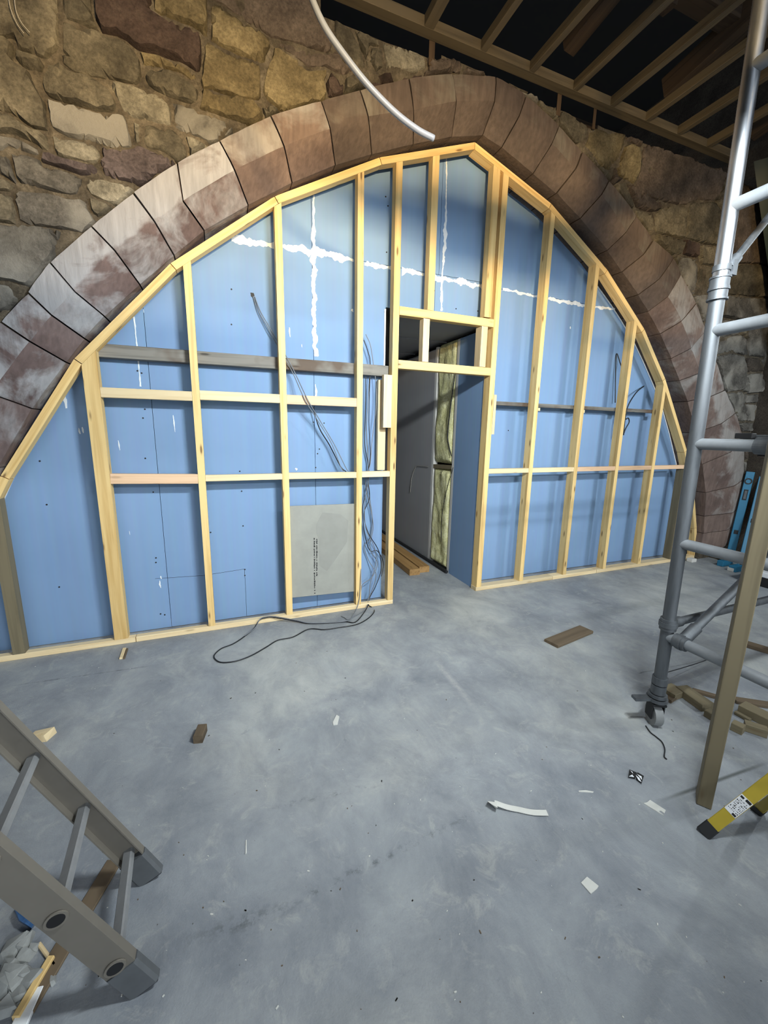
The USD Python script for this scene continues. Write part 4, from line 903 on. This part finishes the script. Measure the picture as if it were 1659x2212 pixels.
# ================================================================== THINGS LEANING AND LYING ABOUT
def lean(name, p, q, w, d, mt, label, cat_, up=(0, 1, 0)):
    m, L = frame(p, q, up); x = UsdGeom.Xform
    pr = obj(name, chamfer_box(w, d, L), mt, None, xf=m); return tag(pr, label, cat_)
b0 = atZ(1519, 1731); b0[2] = .004
d1 = atY(1665, 1040, b0[1]-.01)
lean('leaning_timber', b0, b0+(d1-b0)*2.2, .052, .072, 'dull_pine', 'long sawn timber leaning upright in front of the scaffold rungs', 'timber', up=(.85, .55, 0))
# spirit levels and a batten in the corner
def level(px0, px1, yw, length, name, label, body_w=.10):
    a = atZ(*px0); a[2] = 0.002; d = near(*px1, a, (0, .0, 1)); 
    q = atY(px1[0], px1[1], yw); d = (q-a)/np.linalg.norm(q-a)
    t = thing(name, label, 'spirit level', a)
    nrm = np.cross(d, np.array([.83, -.55, 0])); w = np.cross(d, [0, -1.0, 0]); w /= np.linalg.norm(w)
    m, L = frame(a, a+d*length, (.86, .5, 0))
    ch = chamfer_box(body_w, .03, length, .004)
    obj('body', ch, 'cyan_paint', t, xf=m)
    for f_ in (.045, .955): 
        mm = m.copy(); mm[3,:3] = a+d*(length*f_-.03)-m[1,:3]*.004; obj('end_block', chamfer_box(body_w*.62, .03, .07 if f_ < .5 else .02, .006), 'rubber' if f_ < .5 else 'cyan_paint', t, xf=mm, label='dark rubber end block' if f_ < .5 else None)
    for f_, k in ((.33, 0), (.70, 1), (.90, 2)):
        mm = m.copy(); mm[3,:3] = a+d*length*f_-m[1,:3]*.004
        if k == 2:
            an = trimesh.creation.annulus(.024, .038, .03, sections=24); T = np.eye(4); T[:3,0] = [1, 0, 0]; T[:3,1] = [0, 0, 1]; T[:3,2] = [0, -1, 0]; an.apply_transform(T)
            obj('vial_ring', (np.array(an.vertices), np.array(an.faces)), 'black', t, xf=mm)
        else: obj('vial_window', chamfer_box(body_w*.5, .03, .05 if k == 0 else .13, .004), 'black', t, xf=mm); 
        if k == 1:
            m2 = mm.copy(); m2[3,:3] += d*.015-m[1,:3]*.003; obj('hand_hole', chamfer_box(body_w*.34, .03, .10, .004), 'grey_rubber', t, xf=m2)
level((1573, 1217), (1621, 1021), -.285, 1.16, 'spirit_level', 'shorter pale blue spirit level leaning by the arch foot', .082)
level((1600, 1231), (1667, 960), -.36, 1.75, 'spirit_level', 'longer pale blue spirit level leaning nearest the corner', .082)
a = atZ(1592, 1213); a[2] = .002; q = atY(1650, 900, -.27); lean('leaning_batten', a, a+(q-a)*1.05, .03, .06, 'dull_pine', 'pale batten leaning between the two blue spirit levels', 'timber')
a = atZ(1568, 1222); tag(obj('levelling_foot', rounded(a+[-.10, -.02, 0], a+[.06, .05, .07], .006), 'cyan_paint'), 'blue plastic block at the foot of the shorter spirit level', 'block')
a = atZ(1590, 1234); tag(obj('levelling_foot', rounded(a+[-.07, -.03, 0], a+[.09, .05, .07], .006), 'cyan_paint'), 'blue plastic block at the foot of the longer spirit level', 'block')
# tool case at the right edge
a = atZ(1650, 1268); tc_ = thing('tool_case', 'small black and white tool case at the right edge beyond the timber', 'case', a)
obj('case_body', rounded(a+[-.02, -.1, 0], a+[.4, .22, .10], .01), 'black', tc_); obj('lid', rounded(a+[-.02, -.1, .101], a+[.4, .22, .16], .01), 'label_white', tc_); obj('latch', box(a+[.02, -.106, .07], a+[.08, -.1, .13]), 'foil_silver', tc_)
# green tarpaulin hanging from the end of the joists
gxs, gt = np.meshgrid(np.linspace(0, 1, 40), np.linspace(0, 1, 20), indexing='ij')
A_, B_2, C_, D_2 = np.array([4.92, -.36, 4.17]), np.array([5.95, -2.6, 4.17]), atX(1680, 730, 5.7), np.array([5.97, -2.6, 1.9])
TP = (1-gxs)[...,None]*((1-gt)[...,None]*A_+gt[...,None]*C_)+gxs[...,None]*((1-gt)[...,None]*B_2+gt[...,None]*D_2)
TP[...,0] += .035*np.sin(gxs*34+gt*2)*(.3+gt); TP[...,1] += .02*np.sin(gxs*23+1)*gt
Vt_ = TP.reshape(-1, 3); nb = len(Vt_); Ft = []
for i in range(39):
    for j in range(19):
        p = i*20+j; Ft += [(p, p+20, p+21), (p, p+21, p+1), (nb+p, nb+p+21, nb+p+20), (nb+p, nb+p+1, nb+p+21)]
tag(obj('tarpaulin', trimesh.Trimesh(np.vstack([Vt_, Vt_+[.004, .004, 0]]), Ft, process=False), 'tarpaulin', smooth=True), 'dark green tarpaulin hanging in folds behind the scaffold pole', 'tarpaulin')

# ---- aluminium ladder at the lower left
yF, yN = atZ(338, 1900)[1], atZ(325, 2140)[1]
fF, fN = atZ(330, 1896), atZ(318, 2130); fF[2] = fN[2] = 0
dF = atY(0, 1578, yF)-fF; dN = atY(0, 1888, yN)-fN; dl = dF/np.linalg.norm(dF)+dN/np.linalg.norm(dN); dl[1] = 0; dl /= np.linalg.norm(dl)
nl = np.cross(dl, [0, 1.0, 0]); nl /= np.linalg.norm(nl)
lad = thing('ladder', 'dusty aluminium ladder rising out of the frame at lower left', 'ladder', (fN[0], (yF+yN)/2, 0))
wS = .078
def stile(f):
    s0 = f+dl*.03
    m, L = frame(s0, s0+dl*3.0, (0, 1, 0))
    # channel section: web with two flanges
    pr = Polygon([(-wS/2, -.013), (wS/2, -.013), (wS/2, .013), (wS/2-.004, .013), (wS/2-.004, -.009), (-wS/2+.004, -.009), (-wS/2+.004, .013), (-wS/2, .013)])
    e = trimesh.creation.extrude_polygon(pr, L, engine='earcut'); return e, m
for f, nm in ((fF, 0), (fN, 1)):
    e, m = stile(f)
    if nm == 1: pass
    v = np.array(e.vertices)
    if nm == 0: v[:,1] *= -1; e = trimesh.Trimesh(v, e.faces[:, ::-1], process=False)
    sp = obj('stile', (np.array(e.vertices), np.array(e.faces)), 'ladder_metal', lad, xf=m)
    ft = chamfer_box(wS+.008, .034, .11, .008); mm, _ = frame(f-dl*.0+np.array([0, 0, .0])+dl*.012, f+dl, (0, 1, 0))
    obj('foot', ft, 'grey_rubber', lad, xf=mm, label='grey plastic foot')
    ed = rounded((-.5*wS, -.016, -.006), (.5*wS, .016, .012), .005); obj('tread', (np.array(ed.vertices), np.array(ed.faces)), 'rubber', lad, xf=mm, label='dark rubber tread')
for k in range(10):
    t = .145+.245*k
    a = fF+dl*t; b = fN+dl*t; m, L = frame(b+[0, -.016, 0], a+[0, .012, 0], nl)
    obj('rung', chamfer_box(.022, .032, L, .004), 'rung_metal', lad, xf=m)
    pl_ = trimesh.creation.annulus(.017, .0225, .004, sections=20); pl_.apply_translation([0, 0, -.001]); v = np.array(pl_.vertices); v[:,1] *= 1.2
    obj('rung_collar', (v, np.array(pl_.faces)), 'ladder_metal', lad, xf=m)
    dk_ = trimesh.creation.cylinder(.0165, .004, sections=20); dk_.apply_translation([0, 0, -.0012]); v = np.array(dk_.vertices); v[:,1] *= 1.25
    obj('rung_bore', (v, np.array(dk_.faces)), 'black', lad, xf=m)

# ---- yellow stepladder at the right edge
s0 = atZ(1519, 1800); s0[2] = 0
s1 = near(1690, 1668, atZ(1519, 1800), (0, 0, 1)); 
qd = ray(1690, 1668); q = CAM+qd*((.30-CAM[2])/qd[2]); sd = (q-s0)/np.linalg.norm(q-s0)
sl = thing('stepladder', 'yellow stepladder foot with a printed white label at lower right', 'stepladder', s0)
upv = np.cross(sd, np.cross([0, 0, 1.0], sd)); 
view = (CAM-s0)/np.linalg.norm(CAM-s0); fnorm = view-sd*(view@sd); fnorm /= np.linalg.norm(fnorm)
m, L = frame(s0+sd*.03, s0+sd*1.9, fnorm); cw = .044
obj('stile', chamfer_box(cw, .024, L), 'yellow_fibreglass', sl, xf=m)
mm = m.copy(); mm[3,:3] = s0+sd*.0; obj('foot', chamfer_box(cw+.005, .029, .050, .004), 'rubber', sl, xf=mm, label='black rubber foot')
lb = m.copy(); lb[3,:3] = s0+sd*.135+fnorm*.0126; obj('label', chamfer_box(cw*.94, .0010, .088, .0003), 'label_white', sl, xf=lb, label='white printed label')
r_ = np.random.default_rng(11); mk = []
for i in range(8):
    for j in range(7):
        if r_.random() < .8:
            x0, z0 = -.018+i*.0046, .014+j*.0086; mk.append(box((x0, .0004, z0), (x0+r_.uniform(.001, .0034), .0009, z0+r_.uniform(.002, .006))))
mk.append(box((-.018, .0004, .076), (.0, .0009, .086))); mk.append(box((.006, .0004, .075), (.018, .0009, .083))); mk.append(box((-.018, .0004, .002), (-.005, .0009, .010)))
mk = cat(*mk); obj('label_print', (np.array(mk.vertices), np.array(mk.faces)), 'black', sl, xf=lb, label='small black print on the label')
s2 = atZ(1634, 1752); s2[2] = 0; q = CAM+ray(1720, 1690)*((.35-CAM[2])/ray(1720, 1690)[2]); sd2 = (q-s2)/np.linalg.norm(q-s2)
m2, L2 = frame(s2+sd2*.03, s2+sd2*1.7, fnorm); obj('stile', chamfer_box(.034, .022, L2), 'yellow_fibreglass', sl, xf=m2); mm = m2.copy(); mm[3,:3] = s2; obj('foot', chamfer_box(.040, .028, .05, .004), 'rubber', sl, xf=mm, label='black rubber foot')

# ---- timber lying in the passage
for k, (x0, lab) in enumerate(((1.93, 'brown sawn timber on the passage floor, outer of the pair'), (2.075, 'brown sawn timber on the passage floor, inner of the pair by the wall'))):
    lean('sawn_timber', (x0, .62+.05*k, .036), (x0+.06, 3.0, .036), .125, .07, 'brown_pine', lab, 'timber', up=(0, 0, 1))

# ---- scraps on the slab
def flat(name, px, h_, mt, label, cat_, rnd=0.0):
    P = Polygon([atZ(*p)[:2] for p in px]).buffer(0)
    if rnd: P = P.buffer(-rnd).buffer(rnd)
    return tag(plan(name, P, 0.0, h_, mt), label, cat_)
def stick(name, p, q, w, h_, mt, label, cat_='offcut'):
    a, b = atZ(*p), atZ(*q); a[2] = b[2] = h_/2
    return lean(name, a, b, w, h_, mt, label, cat_, up=(0, 0, 1))
stick('board_offcut', (1190, 1393), (1266, 1362), .12, .022, 'brown_board', 'short brown board lying alone on the floor right of the doorway')
a = atZ(428, 1606); m, L = frame(a+[-.0, -.0, .022], a+[.02, .085, .022], (0, 0, 1)); tag(obj('timber_offcut', chamfer_box(.045, .044, .085), 'brown_board', None, xf=m), 'small brown cube of timber alone on the left of the floor', 'offcut')
a = atZ(88, 1600); tag(obj('foam_scrap', prism_between(np.array([a+[-.045, 0, 0], a+[.03, -.02, 0], a+[.055, .04, 0], a+[-.03, .05, 0]]), np.array([a+[-.05, .0, .03], a+[.02, -.015, .035], a+[.05, .035, .04], a+[-.035, .05, .028]])), 'pine_pale'), 'pale yellow scrap of foam above the ladder at the left', 'scrap')
flat('paper_scrap', [(727, 1545), (733, 1549), (729, 1566), (720, 1567), (719, 1561)], .004, 'paper', 'small white scrap in the middle of the floor', 'scrap')
# curled strip
sp = spline([atZ(1068, 1742), atZ(1090, 1746), atZ(1120, 1751), atZ(1150, 1757), atZ(1182, 1758)], 6); sp[:,2] = .004+.012*np.exp(-((np.arange(len(sp))-0)/6.0)**2)
def ribbon(name, c, wid, th, mt, label, cat_):
    t = np.gradient(c, axis=0); t /= np.linalg.norm(t, axis=1, keepdims=True); nn = np.c_[-t[:,1], t[:,0], t[:,2]*0]; V = []
    wid = np.broadcast_to(wid, (len(c),))
    for i in range(len(c)):
        for s_, z in ((-1, 0), (1, 0), (1, th), (-1, th)): V.append(c[i]+nn[i]*s_*wid[i]/2+[0, 0, z])
    F = []
    for i in range(len(c)-1):
        for k in range(4):
            kk = (k+1)%4; F += [(4*i+k, 4*i+kk, 4*i+4+kk), (4*i+k, 4*i+4+kk, 4*i+4+k)]
    e = 4*(len(c)-1); F += [(0, 2, 1), (0, 3, 2), (e, e+1, e+2), (e, e+2, e+3)]
    me = trimesh.Trimesh(np.array(V), F, process=False); me.fix_normals(); return tag(obj(name, me, mt), label, cat_)
ribbon('card_strip', sp, .026, .002, 'paper', 'pale curled strip of card, largest scrap on the floor', 'scrap')
tag(obj('card_curl', prism_between(np.array([atZ(1055, 1730), atZ(1068, 1737), atZ(1072, 1748), atZ(1066, 1742)]), np.array([atZ(1053, 1731, .03), atZ(1072, 1733, .03), atZ(1075, 1745, .03), atZ(1063, 1738, .03)])), 'paper'), 'torn curled end beside the pale card strip', 'scrap')
flat('paper_scrap', [(1390, 1736), (1398, 1734), (1404, 1729), (1438, 1751), (1435, 1758), (1427, 1752), (1422, 1753), (1434, 1762), (1424, 1757)], .003, 'paper', 'torn white paper beside the foot of the leaning timber', 'scrap')
flat('paper_scrap', [(1255, 1908), (1268, 1895), (1293, 1915), (1290, 1920), (1276, 1932)], .003, 'paper', 'square grey paper scrap low down at the right of the floor', 'scrap')
flat('paper_scrap', [(1250, 1709), (1265, 1708), (1282, 1711), (1281, 1713), (1250, 1711)], .003, 'paper', 'thin white sliver above the right end of the card strip', 'scrap')
flat('paper_scrap', [(531, 1816), (533, 1815), (533, 1843), (530, 1846)], .003, 'paper', 'thin white upright sliver left of centre of the floor', 'scrap')
wr_ = thing('wrapper', 'crumpled black and silver wrapper on the floor below the castor', 'wrapper', atZ(1374, 1677))
def wp_(pts, z0, z1): return prism_between(np.array([atZ(*p, z0) for p in pts]), np.array([atZ(*p, z1) for p in pts]))
obj('film', cat(wp_([(1357, 1679), (1360, 1662), (1376, 1669), (1372, 1682)], 0, .006), wp_([(1374, 1682), (1377, 1668), (1391, 1676), (1386, 1692)], 0, .008)), 'black', wr_)
obj('foil', cat(wp_([(1358, 1677), (1366, 1673), (1370, 1679)], .0062, .0085), wp_([(1361, 1664), (1366, 1667), (1368, 1672)], .0062, .008), wp_([(1373, 1674), (1381, 1680), (1386, 1690), (1379, 1685)], .0082, .0105), wp_([(1376, 1672), (1386, 1677), (1387, 1685)], .0082, .010)), 'foil_silver', wr_)
stick('wood_sliver', (262, 1424), (269, 1403), .022, .014, 'pine_pale', 'pale sliver of wood by the sole plate, left of the two', 'scrap'); stick('wood_sliver', (268, 1424), (275, 1404), .012, .014, 'brown_board', 'dark sliver of wood by the sole plate, right of the two', 'scrap')
for (px, py, w, lab) in ((1496, 1214, .075, 'white block of foam at the right-hand end of the sole plate'), (1585, 1234, .075, 'white block of foam below the spirit levels')):
    a = atZ(px, py); tag(obj('foam_block', rounded(a+[-w*.6, -.02, 0], a+[w*.6, .05, .045], .006), 'white_block'), lab, 'block')
# offcuts under the scaffold
OFF = [((1440, 1505), (1463, 1496), .09, .04, 'dull_pine', 'pale offcut half hidden behind the castor'),
       ((1470, 1495), (1528, 1536), .085, .045, 'dull_pine', 'long pale offcut between the castor and the leaning timber'),
       ((1526, 1545), (1550, 1560), .05, .04, 'dull_pine', 'small offcut against the foot of the leaning timber'),
       ((1496, 1494), (1560, 1512), .03, .02, 'brown_board', 'thin dark strip behind the long pale offcut'),
       ((1600, 1535), (1670, 1570), .085, .05, 'dull_pine', 'thick wedge-like offcut at the right edge of the heap'),
       ((1580, 1573), (1605, 1585), .05, .045, 'dull_pine', 'short end-cut offcut at the front of the heap'),
       ((1606, 1574), (1655, 1590), .05, .045, 'dull_pine', 'pale flat offcut at the front right of the heap'),
       ((1588, 1542), (1620, 1560), .025, .02, 'dull_pine', 'thin pale stick in the middle of the heap'),
       ((1585, 1515), (1672, 1528), .05, .02, 'brown_board', 'brown board at the back of the heap'),
       ((1612, 1395), (1668, 1412), .07, .03, 'brown_board', 'flat grey brown offcut beyond the lowest rung'),
       ((1460, 1502), (1440, 1515), .05, .02, 'brown_board', 'thin slip of wood beside the castor')]
for p, q, w, h_, mt, lab in OFF: stick('timber_offcut', p, q, w, h_, mt, lab)
cable('cord', [fp(1395, 1568, .004), fp(1405, 1582, .004), fp(1418, 1592, .004), fp(1430, 1603, .004), fp(1436, 1618, .004), fp(1435, 1634, .004), fp(1440, 1640, .004)], .003, 'cable_black', 'thin black cord on the floor in front of the castor', 'cord')
cable('string', [atZ(1435, 1454, .1), atZ(1480, 1441, .06), atZ(1520, 1428, .02), atZ(1534, 1421, .004)], .0025, 'cable_black', 'thin dark string tied low on the scaffold upright', 'string')
# long board and rubble under the ladder
stick('long_board', (248, 1862), (52, 2190), .055, .010, 'brown_board', 'long narrow brown board lying under the ladder', 'board')
stick('edge_strip', (112, 2075), (36, 2206), .02, .02, 'pine', 'yellow strip of wood along the brown board at lower left', 'strip')
stick('edge_strip', (78, 2140), (40, 2225), .04, .012, 'white_plaster', 'white strip of plasterboard at the bottom left corner', 'strip')
stick('wood_stick', (85, 2042), (118, 2088), .010, .010, 'pine_pale', 'short pale stick across the brown board', 'stick')
tag(obj('foil_packet', prism_between(np.array([atZ(30, 1966), atZ(50, 1961), atZ(80, 1994), atZ(68, 2008), atZ(40, 1990)]), np.array([atZ(33, 1966, .03), atZ(50, 1962, .035), atZ(76, 1993, .035), atZ(68, 2004, .03), atZ(42, 1988, .03)])), 'blue_foil'), 'crumpled blue foil packet behind the ladder stile', 'packet')
r_ = np.random.default_rng(21)
RUB = [(35, 2045, .06), (62, 2035, .05), (52, 2070, .045), (70, 2052, .03), (28, 2110, .07), (50, 2105, .05), (12, 2140, .07), (40, 2150, .05), (62, 2120, .06), (15, 2185, .06), (45, 2180, .035), (5, 2100, .06), (25, 2165, .04), (110, 2120, .025)]
places = ['near the blue packet', 'just below the blue packet', 'touching the brown board', 'smallest by the blue packet', 'flattest of the heap', 'in the middle of the heap', 'by the left edge of the picture', 'beside the yellow strip', 'against the brown board', 'at the bottom left corner', 'lowest beside the white strip', 'half out of the picture at left', 'wedged between bigger lumps', 'alone right of the brown board']
for (px, py, w), pl in zip(RUB, places):
    a = atZ(px, py); n_ = 9; an = np.sort(r_.uniform(0, 2*np.pi, n_)); rr = w*r_.uniform(.45, .8, n_); bot = np.c_[a[0]+rr*np.cos(an), a[1]+rr*np.sin(an), np.zeros(n_)]; tp = np.c_[a[0]+rr*.7*np.cos(an), a[1]+rr*.7*np.sin(an), w*r_.uniform(.12, .5, n_)]
    tag(obj('plaster_lump', trimesh.convex.convex_hull(np.vstack([bot, tp])), 'rubble_grey'), 'broken grey plaster lump '+pl, 'lump')
# crumbs nobody could count
cr = []
for _ in range(300):
    px, py = r_.uniform(0, 1659), r_.uniform(1400, 2212)
    a = atZ(px, py)
    if py < 1430-.16*px*.8 or a[1] > -.12: continue
    s_ = r_.uniform(.001, .0035); b_ = trimesh.creation.box([s_*r_.uniform(.6, 3), s_, s_*.7]); b_.apply_transform(trimesh.transformations.rotation_matrix(r_.uniform(0, 6), [0, 0, 1])); b_.apply_translation(a+[0, 0, s_*.35]); cr.append(b_)
tag(obj('plaster_crumbs', cat(*cr[::2]), 'paper'), 'tiny white plaster crumbs scattered over the slab', 'debris', kind='stuff')
tag(obj('dark_chips', cat(*cr[1::3]), 'brown_board'), 'tiny dark chips scattered over the slab', 'debris', kind='stuff')
